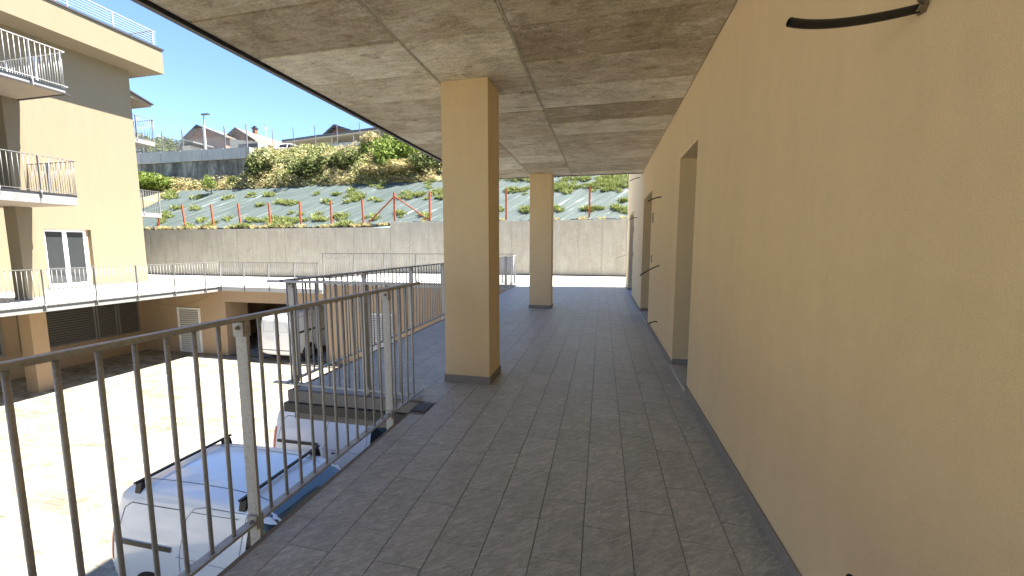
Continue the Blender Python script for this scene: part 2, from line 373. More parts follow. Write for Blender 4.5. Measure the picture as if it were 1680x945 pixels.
for k in range(k0, 4):
    x0 = .18 + TW * k; x1 = x0 + TW
    off = (2.03 if k % 2 else 2.22)
    jj = -8
    while True:
        y0 = off + TL * jj; y1 = y0 + TL; jj += 1
        if y1 < .2: continue
        if y0 > 15.1: break
        a, b2 = max(x0, XE + .02 if y1 <= YP + .12 else XP + .02), min(x1, XW)
        c0, c1 = max(y0, .2), min(y1, 15.1)
        if y1 > YP + .12 and x0 < XE and y0 < YP: c0 = max(c0, YP)
        if b2 - a < .02 or c1 - c0 < .02: continue
        cand.append((a, b2, c0, c1))
cand.sort(key=lambda t_: t_[2] + .3 * abs(t_[0] + .3) + (6 if t_[0] > .6 and t_[2] < .8 else 0))
for i, (a, b2, c0, c1) in enumerate(cand):
    if i < 286:
        key = (round(b2 - a - J, 3), round(c1 - c0 - .0016, 4))
        if key not in tmc: tmc[key] = tile_mesh(*key).mesh('tile', 'tile')
        put('tile', tmc[key], fl, (a + J / 2, c0 + .0008 - 6, random.uniform(-.0006, .0006)))
    else:
        t_ = tile_mesh(b2 - a - J, c1 - c0 - J); n = len(far.v)
        far.v += [(x + a + J / 2, y + c0 + J / 2, z) for x, y, z in t_.v]; far.f += [tuple(q + n for q in f_) for f_ in t_.f]
far.build('tile_field', 'tile', fl, kind='stuff')

# ------------------------------------------------------------------ our building: corridor wall with three doorways
bd = empty('apartment_block', (XW, 6, 0), 'cream plastered building along the right of the walkway with three tall doorways', 'building')
DOORS = [(4.26, 5.16), (7.86, 9.36), (12.15, 13.9)]; DH = 2.53; TH = .45
ys = [-16] + [v for d in DOORS for v in d] + [YEND]
wl = MB(); XC0 = -3.13
for i in range(0, len(ys), 2): wl.box(XW, XW + TH, ys[i], ys[i + 1], -.3, DH)
wl.box(XW, XW + TH, -16, YEND, DH, 12.1)
wl.box(XW, XW + TH, -16, 15.1, G, -.33); wl.box(XC0, XW, -16.2, -16, -.3, 3.2)  # rear end wall, unseen behind the camera, added to cut the fill light
wl.build('wall', 'cream', bd)
box(XW + TH, XW + 9, -16, YEND, 3.2, 12.1).build('upper_storeys', 'cream', bd)
box(XW + TH + 2.5, XW + 9, -16, YEND, -.3, 3.2).build('inner_wall', 'cream', bd)
for (a, b2) in DOORS:
    d = box(XW + TH - .12, XW + TH - .06, a, b2, .001, DH).build('doorway', 'darkmetal', bd)
    box(XW + TH - .145, XW + TH - .1205, a + .09, a + .13, 1.0, 1.14).build('handle', 'steel_light', d)
    box(XW - .02, XW + TH - .12, a + .002, b2 - .002, .001, .034).build('threshold', 'yard', d)
    box(XW + .004, XW + TH - .12, b2 - .013, b2 - .001, .035, .105).build('skirting', 'skirt', d)
y = -2.5
segs = [(ys[i], ys[i + 1]) for i in range(0, len(ys), 2)]
for (a, b2) in segs:
    n = max(1, round((b2 - a) / .6)); st = (b2 - a) / n
    for k in range(n):
        if a + st * (k + 1) < .3: continue
        box(XW - .012, XW - .0005, a + st * k + .001, a + st * (k + 1) - .001, .001, .078).build('skirting', 'skirt', bd)
# ceiling slab with its board-marked panels
ce = empty('ceiling_slab', (-1, 4, ZC), kind='structure'); YC = 9.85; XC = -3.13
box(XC, XW, -16, YC, ZC + .006, ZC + .3).build('slab', 'joint', ce)
def panel_mesh(w_, l_):
    b_ = .008; m_ = MB()
    m_.v = [(b_, b_, -.006), (w_ - b_, b_, -.006), (w_ - b_, l_ - b_, -.006), (b_, l_ - b_, -.006), (0, 0, .007), (w_, 0, .007), (w_, l_, .007), (0, l_, .007)]
    m_.f = [(3, 2, 1, 0), (0, 1, 5, 4), (1, 2, 6, 5), (2, 3, 7, 6), (3, 0, 4, 7)]; return m_
def cpanel(a, b2, c0, c1):
    put('panel', panel_mesh(b2 - a - .007, c1 - c0 - .007).mesh('panel', 'board'), ce, (a + .0035 + 1, c0 + .0035 - 4, random.uniform(-.003, .001)))
for (a, b2, o_) in ((XC + .02, -1.69, .72), (-1.68, -.755, .75), (-.745, XW, .08)):
    y = o_ - .625 * 2
    while y < YC:
        c0, c1 = y, min(y + .618, YC - .01)
        if c1 > .4 and c1 - c0 > .05:
            if a < -3: 
                cpanel(a, b2, c0, c1)
            elif a > -.8 and random.random() < .0: pass
            else: cpanel(a, b2, c0, c1)
        y += .625
# thin formwork ridges at the joints
rd = MB()
for x in (-1.685, -.75): rd.beam((x, .3, ZC - .006), (x, YC - .02, ZC - .006), .007, .008)
rd.build('joint_ridge', 'joint', ce)
box(XC - .05, XC - .001, -16, YC + .04, ZC - .03, ZC + .1).build('edge_flashing', 'darkmetal', ce)
box(XC - .04, XC - .0015, -16, YC + .04, ZC + .1005, ZC + .32).build('fascia', 'slabc', ce)
box(XC, XW, YC + .001, YC + .04, ZC - .02, ZC + .3).build('edge_flashing', 'darkmetal', ce)
# pillars
for (x0, x1, y0, y1, lab) in ((-1.668, -1.16, 4.03, 4.47, 'large cream plastered square pillar standing nearest the camera on the walkway'),
                              (-1.70, -1.18, 9.42, 9.84, 'cream plastered pillar farther down the walkway at the ceiling edge')):
    p = empty('pillar', ((x0 + x1) / 2, (y0 + y1) / 2, 0), lab, 'pillar', 'pillars carrying the walkway ceiling')
    box(x0, x1, y0, y1, 0, ZC - .007).build('shaft', 'cream', p, bevel=.006)
    for q in ((x0 - .011, x1 + .011, y0 - .011, y0 - .0005), (x0 - .011, x1 + .011, y1 + .0005, y1 + .011), (x0 - .011, x0 - .0005, y0, y1), (x1 + .0005, x1 + .011, y0, y1)):
        box(*q, .001, .085).build('skirting', 'skirt', p)

# ------------------------------------------------------------------ conduits and boxes on the corridor wall
def P(px, py, depth): return EYE + ray(px, py) * depth
def smooth_path(pts, n=10):
    pts = [Vector(p) for p in pts]; o = []
    for t_ in [i / n for i in range(n + 1)]:
        q = list(pts)
        while len(q) > 1: q = [q[i].lerp(q[i + 1], t_) for i in range(len(q) - 1)]
        o.append(q[0])
    return o
def conduit(pts, r, label, ribs=True, n=60):
    path = smooth_path(pts, n); rr = [r * (1 + (.09 if i % 2 else -.04)) if ribs else r for i in range(len(path))]
    a = wpt = path[-1]
    e = empty('conduit', a, label, 'conduit', 'black conduit stubs sticking out of the corridor wall')
    MB().tube(path, rr, 12, cap=False).tube(path[::-1], r * .8, 12, cap=False).build('sleeve', 'black', e, smooth=True)
    return e
c = conduit([P(1294, 36, 1.145), P(1345, 47, 1.15), P(1430, 33, 1.17), Vector((.875, 1.44, 2.178))], .0118, 'long thick black corrugated conduit jutting from the wall at the top right', n=110)
coll = MB(); rnd2 = random.Random(3)
for i in range(26):
    a = i / 26 * 6.283; r_ = rnd2.uniform(.013, .022)
    coll.tube([(XW + .002, 1.437 + math.cos(a) * .012, 2.178 + math.sin(a) * .012), (XW - rnd2.uniform(.006, .028), 1.437 + math.cos(a) * r_ - .004, 2.178 + math.sin(a) * r_)], .0028, 5)
coll.build('frayed_wires', 'cable', c)
specs = [((1085, 323), (1062, 331), 6.6, 'thin black cable end beside the second doorway, near its top corner'),
         ((1050, 291), (1033, 297), 10.4, 'thin black cable end highest on the wall, just below the ceiling'),
         ((1082, 435), (1050, 452), 6.45, 'thin black cable end at waist height, before the second doorway'),
         ((1078, 528), (1065, 531), 6.5, 'short black cable end just above the floor, before the second doorway'),
         ((1045, 357), (1032, 360), 10.95, 'thin black cable end beside the third and farthest doorway'),
         ((1029, 418), (1010, 425), 14.9, 'faint pale cable end at the far corner of the corridor wall')]
for (w0, e0, yy, lab) in specs:
    a = onX(*w0, XW); a.x = XW + .01; b2 = onY(*e0, yy)
    mid = (a + b2) / 2 + Vector((0, 0, .03))
    conduit([b2, mid, a], .009 if yy < 14 else .006, lab, False, 10)
a = onX(1425, 968, XW); conduit([P(1395, 948, .9), P(1402, 962, .92), a], .008, 'black cable tip at the bottom right edge of the picture', False, 10)
for (y0, z0, hh, lab) in ((7.6, 2.005, .17, 'upper electric box recess beside the second doorway'), (7.62, 1.27, .13, 'lower electric box recess beside the second doorway'),
                          (12.02, 1.98, .17, 'upper electric box recess beside the farthest doorway'), (12.02, 1.27, .13, 'lower electric box recess beside the farthest doorway')):
    e = empty('electric_box', (XW, y0, z0), lab, 'electric box', 'electric boxes beside the doorways')
    box(XW - .006, XW + .002, y0 - .055, y0 + .055, z0 - hh / 2 - .006, z0 + hh / 2 + .006).build('rim', 'slabc', e)
    box(XW - .009, XW - .0065, y0 - .045, y0 + .045, z0 - hh / 2, z0 + hh / 2).build('recess_shade', 'black', e)  # flat black plate proud of the wall; the recess shade is only its colour

# ------------------------------------------------------------------ railings
meshes = {}
def gm_(key, fn):
    if key not in meshes: meshes[key] = fn()
    return meshes[key]
def railing(a, b, posts, label, z=0.0, top=1.15, zb=.05, sp=.115, mat='steel', near=False, hang=.14, side=1, group=None, phase=0, handrail_w=.042, ext=(0, 0), drop=0):
    """a -> b in plan, posts = distances of the posts along the run, flat-bar rails, round balusters"""
    a, b = Vector((*a, z)), Vector((*b, z)); d = (b - a); L = d.length; d.normalize(); nrm = Vector((-d.y, d.x, 0)) * side
    e = empty('railing', a, label, 'railing', group); ang = math.atan2(d.y, d.x)
    def at(s, zz): return d * s + Vector((0, 0, zz))
    h = put('handrail', MB().beam((-ext[0], 0, 0), (L + ext[1], 0, 0), handrail_w, .024 if near else .02).mesh('handrail', mat), e, at(0, top - .012)); h.rotation_euler.z = ang
    if near: bev = h.modifiers.new('bevel', 'BEVEL'); bev.width = .002
    h = put('bottom_rail', MB().beam((-ext[0], 0, 0), (L + ext[1], 0, 0), .052 if near else .042, .014).mesh('bottom_rail', mat), e, at(0, zb)); h.rotation_euler.z = ang
    seg = 10 if near else 5; rb = .0092 if near else .0075
    bmesh_ = gm_(('bal', mat, near, top, zb, seg), lambda: MB().tube([(0, 0, zb + .006), (0, 0, top - .013)], rb, seg).mesh('baluster', mat, smooth=True))
    s = phase if phase else sp
    while s < L - .02:
        if all(abs(s - q) > sp * .45 for q in posts): put('baluster', bmesh_, e, at(s, 0))
        s += sp
    pmesh = gm_(('post', mat, top, hang, near), lambda: MB().box(-.008, .008, -.034, .034, -hang, top - .022).mesh('post', mat))
    cl = gm_(('clamp', near), lambda: MB().box(-.022, .022, -.03, .03, -.045, .028).mesh('clamp', 'steel_light'))
    bl = gm_(('bolt', near), lambda: MB().tube([(-.032, 0, 0), (.032, 0, 0)], .011, 6).tube([(-.042, 0, 0), (-.032, 0, 0)], .007, 8).mesh('bolt', 'steel_light'))
    for q in posts:
        p = put('post', pmesh, e, at(q, 0)); p.rotation_euler.z = ang
        if near:
            bev = p.modifiers.new('bevel', 'BEVEL'); bev.width = .0015
        for zz in ((top - .055, zb + .01) if near else (zb - .03,)):
            c_ = put('clamp', cl, p, (0, 0, zz)); put('bolt', bl, c_, (0, 0, 0))
    return e
XR = -1.765
GRL = 'steel railings round our walkway'
railing((XR, -.6), (XR, 3.56), [.83, 2.22, 3.6], 'near grey steel railing along the walkway edge in front of the vans', near=True, group=GRL, phase=.83 - .115 * 7, ext=(0, .05))
railing((XR - .05, YP + .04), (-3.32, YP + .04), [.47], 'short grey steel railing across the walkway gap, at right angles to the near one', near=True, group=GRL, ext=(0, .1), z=-.004, top=1.152)
railing((-3.25, YP + .1), (-3.25, 14.9), [.06, 1.4, 2.8, 4.25, 5.65, 7.05, 8.45, 9.85, 11.3], 'long grey steel railing running away along the left platform edge', near=True, group=GRL, z=.004, ext=(.1, 0))
GFR = 'galvanised railings round the courtyard'
railing((-11.8, 14.9), (-3.3, 14.9), [.1, 1.6, 3.0, 4.43, 5.85, 7.2, 8.4], 'thin railing on the higher yard edge, above the tan wall', z=.03, mat='steel_far', group=GFR, hang=.3, top=1.18)
railing((-17.2, 14.9), (-11.95, 14.9), [.0, 1.3, 2.65, 4.0, 5.2], 'thin railing above the garage opening with the parked van', z=ZL, mat='steel_far', group=GFR, hang=.18)
railing((-17.2, 5.0), (-17.2, 14.82), [.0, 1.3, 2.6, 3.9, 5.23, 6.5, 7.85, 9.16], 'thin railing along the walkway edge of the opposite building', z=ZL, mat='steel_far', group=GFR, hang=.2)

# ------------------------------------------------------------------ yards, garage block
yl = empty('left_yard', (-18, 16, ZL), kind='structure')
box(-22.99, -17.3, -20, 14.9, ZL - .2, ZL).build('walkway_slab', 'yard', yl)
box(-29.5, -11.82, 14.9, 20.3, ZL - .2, ZL - .001).build('yard_slab', 'yard', yl)
box(-17.299, -17.27, -20, 14.95, ZL - .22, ZL + .003).build('slab_edge', 'slabc', yl)
yr = empty('right_yard', (-5, 17, 0), kind='structure')
box(-11.8, 14, 15.102, 20.3, -.2, .0).build('yard_slab', 'yard', yr)
MB().prism([(-11.8, ZL), (-11.8, 0), (-15.4, ZL)][::1], 18.4, 20.28, 'y').build('ramp', 'yard', yr)
box(-29.5, 14, 20.24, 20.3, -.36, .05).build('gutter', 'darkmetal', yr) if False else None
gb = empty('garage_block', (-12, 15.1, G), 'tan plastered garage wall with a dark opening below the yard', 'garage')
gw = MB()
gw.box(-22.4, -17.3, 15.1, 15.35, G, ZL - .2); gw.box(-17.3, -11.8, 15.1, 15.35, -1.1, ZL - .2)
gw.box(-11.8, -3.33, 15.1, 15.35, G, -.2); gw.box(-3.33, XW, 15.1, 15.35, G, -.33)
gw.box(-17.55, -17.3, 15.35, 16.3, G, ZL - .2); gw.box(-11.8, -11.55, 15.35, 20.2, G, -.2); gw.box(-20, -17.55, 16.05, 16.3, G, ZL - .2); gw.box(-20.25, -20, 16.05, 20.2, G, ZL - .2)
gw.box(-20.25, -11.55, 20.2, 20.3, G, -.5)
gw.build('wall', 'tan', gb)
box(-20, -11.8, 15.35, 20.2, G - .02, G + .004).build('garage_floor', 'slabc', gb)
box(-17.3, -11.8, 14.98, 15.099, ZL - .199, ZL - .17).build('drip_edge', 'darkmetal', gb)
box(-11.82, -3.36, 14.98, 15.099, -.04, -.002).build('drip_edge', 'darkmetal', gb)
def louvre(kind, x0, x1, z0, z1, yy, label, axis='y', mat='louvre_white', frame='white'):
    e = empty(kind, ((x0 + x1) / 2, yy, z0) if axis == 'y' else (yy, (x0 + x1) / 2, z0), label, 'louvred ' + ('door' if 'door' in kind else 'window'))
    def bx(m_, p, q, zz0, zz1, d0, d1):
        return m_.box(p, q, yy - d1, yy - d0, zz0, zz1) if axis == 'y' else m_.box(yy + d0, yy + d1, p, q, zz0, zz1)
    f = MB(); bx(f, x0, x0 + .07, z0, z1, .0, .06); bx(f, x1 - .07, x1, z0, z1, 0, .06); bx(f, x0 + .07, x1 - .07, z1 - .07, z1, 0, .06); bx(f, x0 + .07, x1 - .07, z0, z0 + .07, 0, .06)
    f.build('frame', frame, e)
    s = MB(); z = z0 + .09
    while z < z1 - .09:
        if axis == 'y': s.quad((x0 + .07, yy - .008, z + .075), (x1 - .07, yy - .008, z + .075), (x1 - .07, yy - .045, z), (x0 + .07, yy - .045, z))
        else: s.quad((yy + .008, x0 + .07, z + .075), (yy + .008, x1 - .07, z + .075), (yy + .045, x1 - .07, z), (yy + .045, x0 + .07, z))
        z += .105
    s.build('slat', mat, e, kind='stuff')
    bk = MB(); bx(bk, x0 + .07, x1 - .07, z0 + .07, z1 - .07, .001, .005); bk.build('backing', 'black', e)
    return e
louvre('louvred_door', -20.15, -18.8, G + .06, -1.46, 15.1, 'tall white louvred door left of the garage opening')
louvre('louvred_door', -9.8, -8.5, G + .06, -1.36, 15.1, 'white louvred door low in the tan wall, seen through the near railings')
louvre('louvred_door', -6.35, -5.3, -2.0, -1.0, 15.1, 'small grey louvred hatch at the right end of the tan wall', mat='louvre')
# wire hanging under the walkway corner
wp = smooth_path([onX(232, 490, -21.6), onY(300, 515, 15.0), onY(350, 480, 14.98)], 16)
tag(MB().tube(wp, .014, 5).build('cable', 'cable'), 'brown cable sagging under the corner of the opposite walkway', 'cable')

# ------------------------------------------------------------------ opposite building
XB = -23.0; YB = 15.9; ZR = 10.1
ob = empty('apartment_building', (XB - 3, 10, ZL), 'tall cream apartment building on the left with balconies and a deep flat roof', 'building')
W0, W1, WZ0, WZ1 = 12.12, 13.72, ZL + .08, 2.25
bw = MB()
bw.box(XB - 12, XB, -20, W0, -.56, ZR); bw.box(XB - 12, XB, W1, YB, ZL - .2, ZR); bw.box(XB - 12, XB, W0, W1, WZ1, ZR); bw.box(XB - 12, XB, W0, W1, -.56, WZ0); bw.box(XB - 12, XB - .38, W0, W1, WZ0, WZ1)
bw.build('wall', 'pale', ob)
box(XB - 13, -21.7, -20, 16.6, ZR, ZR + 1.12).build('roof_fascia', 'pale', ob)
box(XB - 13, -21.64, -6, 16.66, ZR + 1.121, ZR + 1.2).build('roof_flashing', 'darkmetal', ob)
box(XB - 12, XB - 1.0, -6, 14.0, ZR + 1.2, ZR + 4).build('penthouse_wall', 'pinkwall', ob)
box(XB, XB + .012, -6, W0 - .05, ZL + .003, ZL + .08).build('skirting', 'edge', ob); box(XB, XB + .012, W1 + .02, YB, ZL + .003, ZL + .08).build('skirting', 'edge', ob)
# french window
wf = empty('window', (0, 0, 0)); wf.parent = ob; wf.location = (XB - .2 - (XB - 3), 12.9 - 10, 0)
XF = XB - .2
fm = MB(); mid = (W0 + W1 - .1) / 2; W1f = W1 - .08
for q in ((W0, W0 + .05, WZ0, WZ1), (W1f - .05, W1f, WZ0, WZ1), (W0 + .05, W1f - .05, WZ1 - .05, WZ1), (W0 + .05, W1f - .05, WZ0, WZ0 + .05)): fm.box(XF - .05, XF + .02, *q)
fm.build('frame', 'white', wf)
box(XB - .37, XF + .02, W1f, W1, WZ0, WZ1).build('reveal', 'tan', wf)
for (a, b2) in ((W0 + .05, mid), (mid + .002, W1f - .05)):
    lm = MB()
    for q in ((a, a + .07, WZ0 + .05, WZ1 - .05), (b2 - .07, b2, WZ0 + .05, WZ1 - .05), (a + .07, b2 - .07, WZ1 - .12, WZ1 - .05), (a + .07, b2 - .07, WZ0 + .05, WZ0 + .15)): lm.box(XF - .03, XF + .035, *q)
    lm.build('leaf_frame', 'white', wf); box(XF - .01, XF, a + .07, b2 - .07, WZ0 + .15, WZ1 - .12).build('pane', 'window_glass', wf)
box(XB - .15, XB + .05, W0 - .03, W1 + .0, WZ0 - .05, WZ0 - .001).build('sill', 'slabc', wf)
# pillars
for zz0, zz1, nm in ((ZL + .002, 2.843, 'a'), (3.2, 6.443, 'b'), (G, ZL - .2, 'd')):
    box(-20.05, -19.45, 9.62, 10.05, zz0, zz1).build('pillar', 'pale' if nm != 'd' else 'tan', ob, bevel=.01)
box(-20.06, -19.44, 9.61, 10.06, ZL + .002, ZL + .09).build('pillar_skirting', 'edge', ob)
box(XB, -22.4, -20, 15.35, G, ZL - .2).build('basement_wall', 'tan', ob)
# balconies
def bal(zt, zb_, x1, y1, grp_lab, zrail):
    b_ = empty('balcony', (0, 0, 0)); b_.parent = ob; b_.location = (-20 - (XB - 3), 0, zt - ZL)
    box(XB, x1, -6, y1, zb_, zt).build('slab', 'slabc', b_); box(XB, x1 - .02, -6, y1 - .02, zb_ - .006, zb_ - .0005).build('soffit', 'under', b_)
    if zb_ > 6: box(x1 + .001, x1 + .06, -6, y1 + .1, zb_ - .03, zb_ + .01).build('drip_edge', 'darkmetal', b_); box(XB, x1, y1 + .001, y1 + .06, zb_ - .03, zb_ + .01).build('drip_edge', 'darkmetal', b_)
bal(3.2, 2.85, -17.2, 10.0, '', 4.5); bal(6.62, 6.45, -17.2, 10.0, '', 8.4)
GBL = 'balcony railings of the opposite building'
railing((-17.15, 3.6), (-17.15, 10.05), [.6, 1.95, 3.3, 4.6, 5.5], 'grey balcony railing on the first floor of the opposite building, long side', z=3.2, mat='steel_far', group=GBL, hang=.2, top=1.12)
railing((-17.2, 10.05), (-22.9, 10.05), [1.3, 2.7, 4.1, 5.4], 'grey balcony railing on the first floor of the opposite building, end side', z=3.2, mat='steel_far', group=GBL, hang=.1, top=1.12)
railing((-17.15, 3.6), (-17.15, 10.05), [.6, 1.95, 3.3, 4.65, 5.6], 'light balcony railing on the second floor of the opposite building, long side', z=6.62, mat='steel_light', group=GBL, hang=.2, top=1.15)
railing((-17.2, 10.05), (-22.9, 10.05), [1.3, 2.7, 4.1, 5.4], 'light balcony railing on the second floor of the opposite building, end side', z=6.62, mat='steel_light', group=GBL, hang=.1, top=1.15)
# north-side balconies that peep past the corner
for (zt, lab, tp) in ((3.3, 'lower rear balcony railing peeping past the building corner, above the slope', 1.2), (7.15, 'upper rear balcony railing peeping past the building corner, against the sky', 1.2)):
    b_ = empty('balcony', (0, 0, 0)); b_.parent = ob; b_.location = (-24 - (XB - 3), 17 - 10, zt - ZL)
    box(-31, -24.0, YB + .001, 17.55, zt - .22, zt).build('slab', 'slabc', b_)
    e = railing((-24.0, YB + .05), (-24.0, 17.6), [.75], lab + ', end side', z=zt, mat='steel_far', group='rear balcony railings', hang=.15, top=tp)
    e = railing((-24.05, 17.6), (-31.0, 17.6), [.05, 1.4, 2.8, 4.2, 5.6], lab + ', long side', z=zt, mat='steel_far', group='rear balcony railings', hang=.15, top=tp)
MB().prism([(YB + .001, 9.62), (17.5, 9.12), (17.55, 9.0), (YB + .001, 9.35)], -33, -24.0, 'x').build('eave', 'under', ob)
MB().prism([(YB + .001, 9.72), (17.62, 9.16), (17.6, 9.1), (YB + .001, 9.63)], -33, -23.9, 'x').build('eave_roof', 'darkmetal', ob)
# roof terrace railing: horizontal rails
rr = empty('roof_railing', (-21.9, 12, ZR + 1.2), 'railing of thin horizontal bars on the flat roof of the left building', 'railing')
for yy in (16.35, 14.7, 13.1, 11.5):
    box(-21.93, -21.87, yy - .02, yy + .02, ZR + 1.2, ZR + 1.98).build('post', 'steel', rr)
for k in range(7):
    z = ZR + 1.3 + k * .11; hr = k == 6
    m_ = MB(); m_.beam((-21.9, -6, z), (-21.9, 16.5, z), .05 if hr else .014, .03 if hr else .014)
    if hr or k % 1 == 0: m_.beam((-21.9, 16.36, z + .001), (-24.5, 16.36, z + .001), .05 if hr else .014, .03 if hr else .014)
    m_.build('top_rail' if hr else 'rail', 'steel', rr)
# basement louvres under the opposite walkway
for i, (a, b2, lab) in enumerate(((9.75, 10.25, 'narrow grey louvred window at the far left under the walkway'), (10.72, 11.3, 'narrow grey louvred window just right of the tan pillar'), (11.34, 13.16, 'wide grey louvred window in the middle of the basement wall'), (13.2, 13.98, 'grey louvred window right of the widest one in the basement wall'), (14.02, 14.9, 'last grey louvred window before the basement corner'), (8.2, 9.6, 'grey louvred window left of the tan pillar'))):
    louvre('louvred_window', a, b2, -2.72, -.6, -22.4, lab, axis='x', mat='louvre', frame='steel_far')

# ------------------------------------------------------------------ retaining wall and slope
rw = empty('retaining_wall', (-8, 20.4, 0), 'long pale cast concrete retaining wall of tall panels at the foot of the slope', 'wall')
YR = 20.36; PW = 1.16
box(-34, -11.61, YR + .012, YR + .3, -.6, 2.50).build('core', 'grout', rw); box(-11.6, 14, YR + .012, YR + .3, -.6, 2.75).build('core', 'grout', rw)
x = -11.6
def rpanel(x0, x1, z1):
    zz = -.4
    box(x0 + .008, x1 - .008, YR + random.uniform(-.004, .006), YR + .05, zz, z1).build('panel', 'retain', rw)
while x > -33: rpanel(x - PW, x, 2.53); x -= PW
x = -11.6
while x < 13: rpanel(x, x + PW, 2.79); x += PW
box(-34, -11.61, YR + .0, YR + .31, 2.532, 2.56).build('cap', 'retain_dark', rw); box(-11.6, 14, YR + .0, YR + .31, 2.792, 2.82).build('cap', 'retain_dark', rw)
box(-34, 14, YR - .07, YR - .008, -.5, .035).build('gutter_pipe', 'darkmetal', rw) if False else None
tag(box(-11.8, 14, YR - .058, YR - .006, .001, .05).build('gutter', 'darkmetal'), 'dark gutter strip along the foot of the retaining wall on the higher yard', 'gutter')
tag(box(-29.4, -15.5, YR - .058, YR - .006, ZL, ZL + .07).build('gutter', 'darkmetal'), 'dark gutter strip along the foot of the retaining wall on the lower yard', 'gutter')

from mathutils import noise as MN
def slope_z(x, y):
    k = min(1, max(0, (x + 14) / 5))
    z = 2.58 + .2 * k + max(0, y - 20.66) * (.575 - .03 * k)
    return min(z, 6.0 + .0 * y)
def terr(x, y):
    if y <= 26.5: return slope_z(x, y) - .05
    t_ = min(1, max(0, (x + 30) / 3))          # left of -30: flat foot of the old wall, right: bank
    if y < 29.2: flat = 6.0 + (y - 26.5) * .25
    else: flat = 9.6 + (y - 29.2) * .09 if y < 31 else 9.76 + (y - 31) * .12
    bank = 6.0 + (y - 26.5) * .95 if y < 30.3 else 9.6 + (y - 30.3) * .13
    return flat * (1 - t_) + bank * t_ + .1 * MN.noise(Vector((x * .3, y * .3, 0)))
def grid(xs, ys_, fn, name, mat, **kw):
    v = [(x, y, fn(x, y)) for y in ys_ for x in xs]; n = len(xs)
    f = [(j * n + i, j * n + i + 1, (j + 1) * n + i + 1, (j + 1) * n + i) for j in range(len(ys_) - 1) for i in range(n - 1)]
    me = bpy.data.meshes.new(name); me.from_pydata(v, [], f); me.materials.append(M[mat]); me.polygons.foreach_set('use_smooth', [True] * len(f))
    return put(name, me, **kw)
def fr_(a, b, n): return [a + (b - a) * i / n for i in range(n + 1)]
grid(fr_(-90, 60, 150), fr_(20.66, 26.5, 6) + [27, 27.5, 28, 28.5, 29, 29.2, 29.6, 30, 30.3, 31] + fr_(34, 150, 24), terr, 'hillside', 'soil', kind='structure')
def fab(x, y):
    r_ = MN.fractal(Vector((x * 1.6 - y * .9, y * .12, 0)), 1, 2, 5) * .05 + abs(MN.noise(Vector((x * 4 - y * 2.3, y * .25, 3)))) * .05
    return slope_z(x, y) + .05 + r_
ys_ = fr_(20.68, 26.6, 44)
grid(fr_(-34, 14, 640), ys_, fab, 'weed_mat', 'fabric', kind='structure')
# red oxide posts
def slope_post(x, lean, h_, label, zb_=None):
    z0 = (2.55 if x < -11.6 else 2.8)
    tag(MB().beam((x - lean * .5, 20.85, z0 - .1), (x + lean * .5, 20.85, z0 + h_), .09, .07).build('post', 'rust'), label, 'post', 'red oxide steel posts behind the retaining wall')
pxl = [(-28.8, .35, 1.2, 'short leaning red steel post at the far left end of its row'), (-26.65, -.15, 1.62, 'second red steel post from the left end'), (-24.35, -.12, 1.6, 'third red steel post from the left end'),
       (-22.25, -.1, 1.6, 'fourth red steel post from the left, with dry grass at its head'), (-20.0, -.05, 1.58, 'fifth red steel post from the left'), (-17.8, -.03, 1.6, 'sixth red steel post from the left'), (-15.68, 0, 1.62, 'seventh red steel post from the left, last before the braced ones'),
       (-13.58, -.05, 1.65, 'red steel post at the foot of the left diagonal brace'), (-11.56, 0, 1.72, 'red steel post where both diagonal braces meet'), (-9.4, 0, 1.72, 'red steel post at the foot of the right diagonal brace'),
       (-7.2, 0, 1.7, 'red steel post hidden behind the near pillar'), (-5.03, 0, 1.7, 'red steel post between the two pillars'), (-2.85, 0, 1.7, 'red steel post hidden behind the far pillar'), (-.68, 0, 1.7, 'rightmost red steel post, between far pillar and corridor wall')]
for p in pxl: slope_post(*p)
tag(MB().beam((-13.5, 20.84, 2.62), (-11.6, 20.84, 4.25), .07, .06).build('brace', 'rust'), 'diagonal red steel brace rising to the right', 'brace', 'red diagonal braces')
tag(MB().beam((-11.5, 20.84, 4.3), (-9.45, 20.84, 2.95), .07, .06).build('brace', 'rust'), 'diagonal red steel brace falling to the right', 'brace', 'red diagonal braces')

# ------------------------------------------------------------------ vegetation
def leaf_cloud(n, rx, ry, rz, ls, rnd, blades=False, lobes=7):
    m_ = MB(); cs = [(rnd.uniform(-.6, .6) * rx, rnd.uniform(-.6, .6) * ry, rnd.uniform(.15, .8) * rz, rnd.uniform(.3, .6)) for _ in range(lobes)]
    for i in range(n):
        cx, cy2, cz, cr = rnd.choice(cs); d = Vector((rnd.gauss(0, 1), rnd.gauss(0, 1), rnd.gauss(0, 1))); d.normalize(); d *= rnd.uniform(.5, 1.0) ** .5 * cr
        p = Vector((cx + d.x * rx, cy2 + d.y * ry, max(.02, cz + d.z * rz * .8)))
        a = Vector((rnd.gauss(0, 1), rnd.gauss(0, 1), rnd.gauss(.2, .7))).normalized(); b_ = a.cross(Vector((rnd.gauss(0, 1), rnd.gauss(0, 1), rnd.gauss(0, 1)))).normalized(); s = ls * rnd.uniform(.6, 1.4)
        w_ = .2 if blades else .42
        m_.quad(p - a * s, p + b_ * s * w_, p + a * s, p - b_ * s * w_)
    return m_
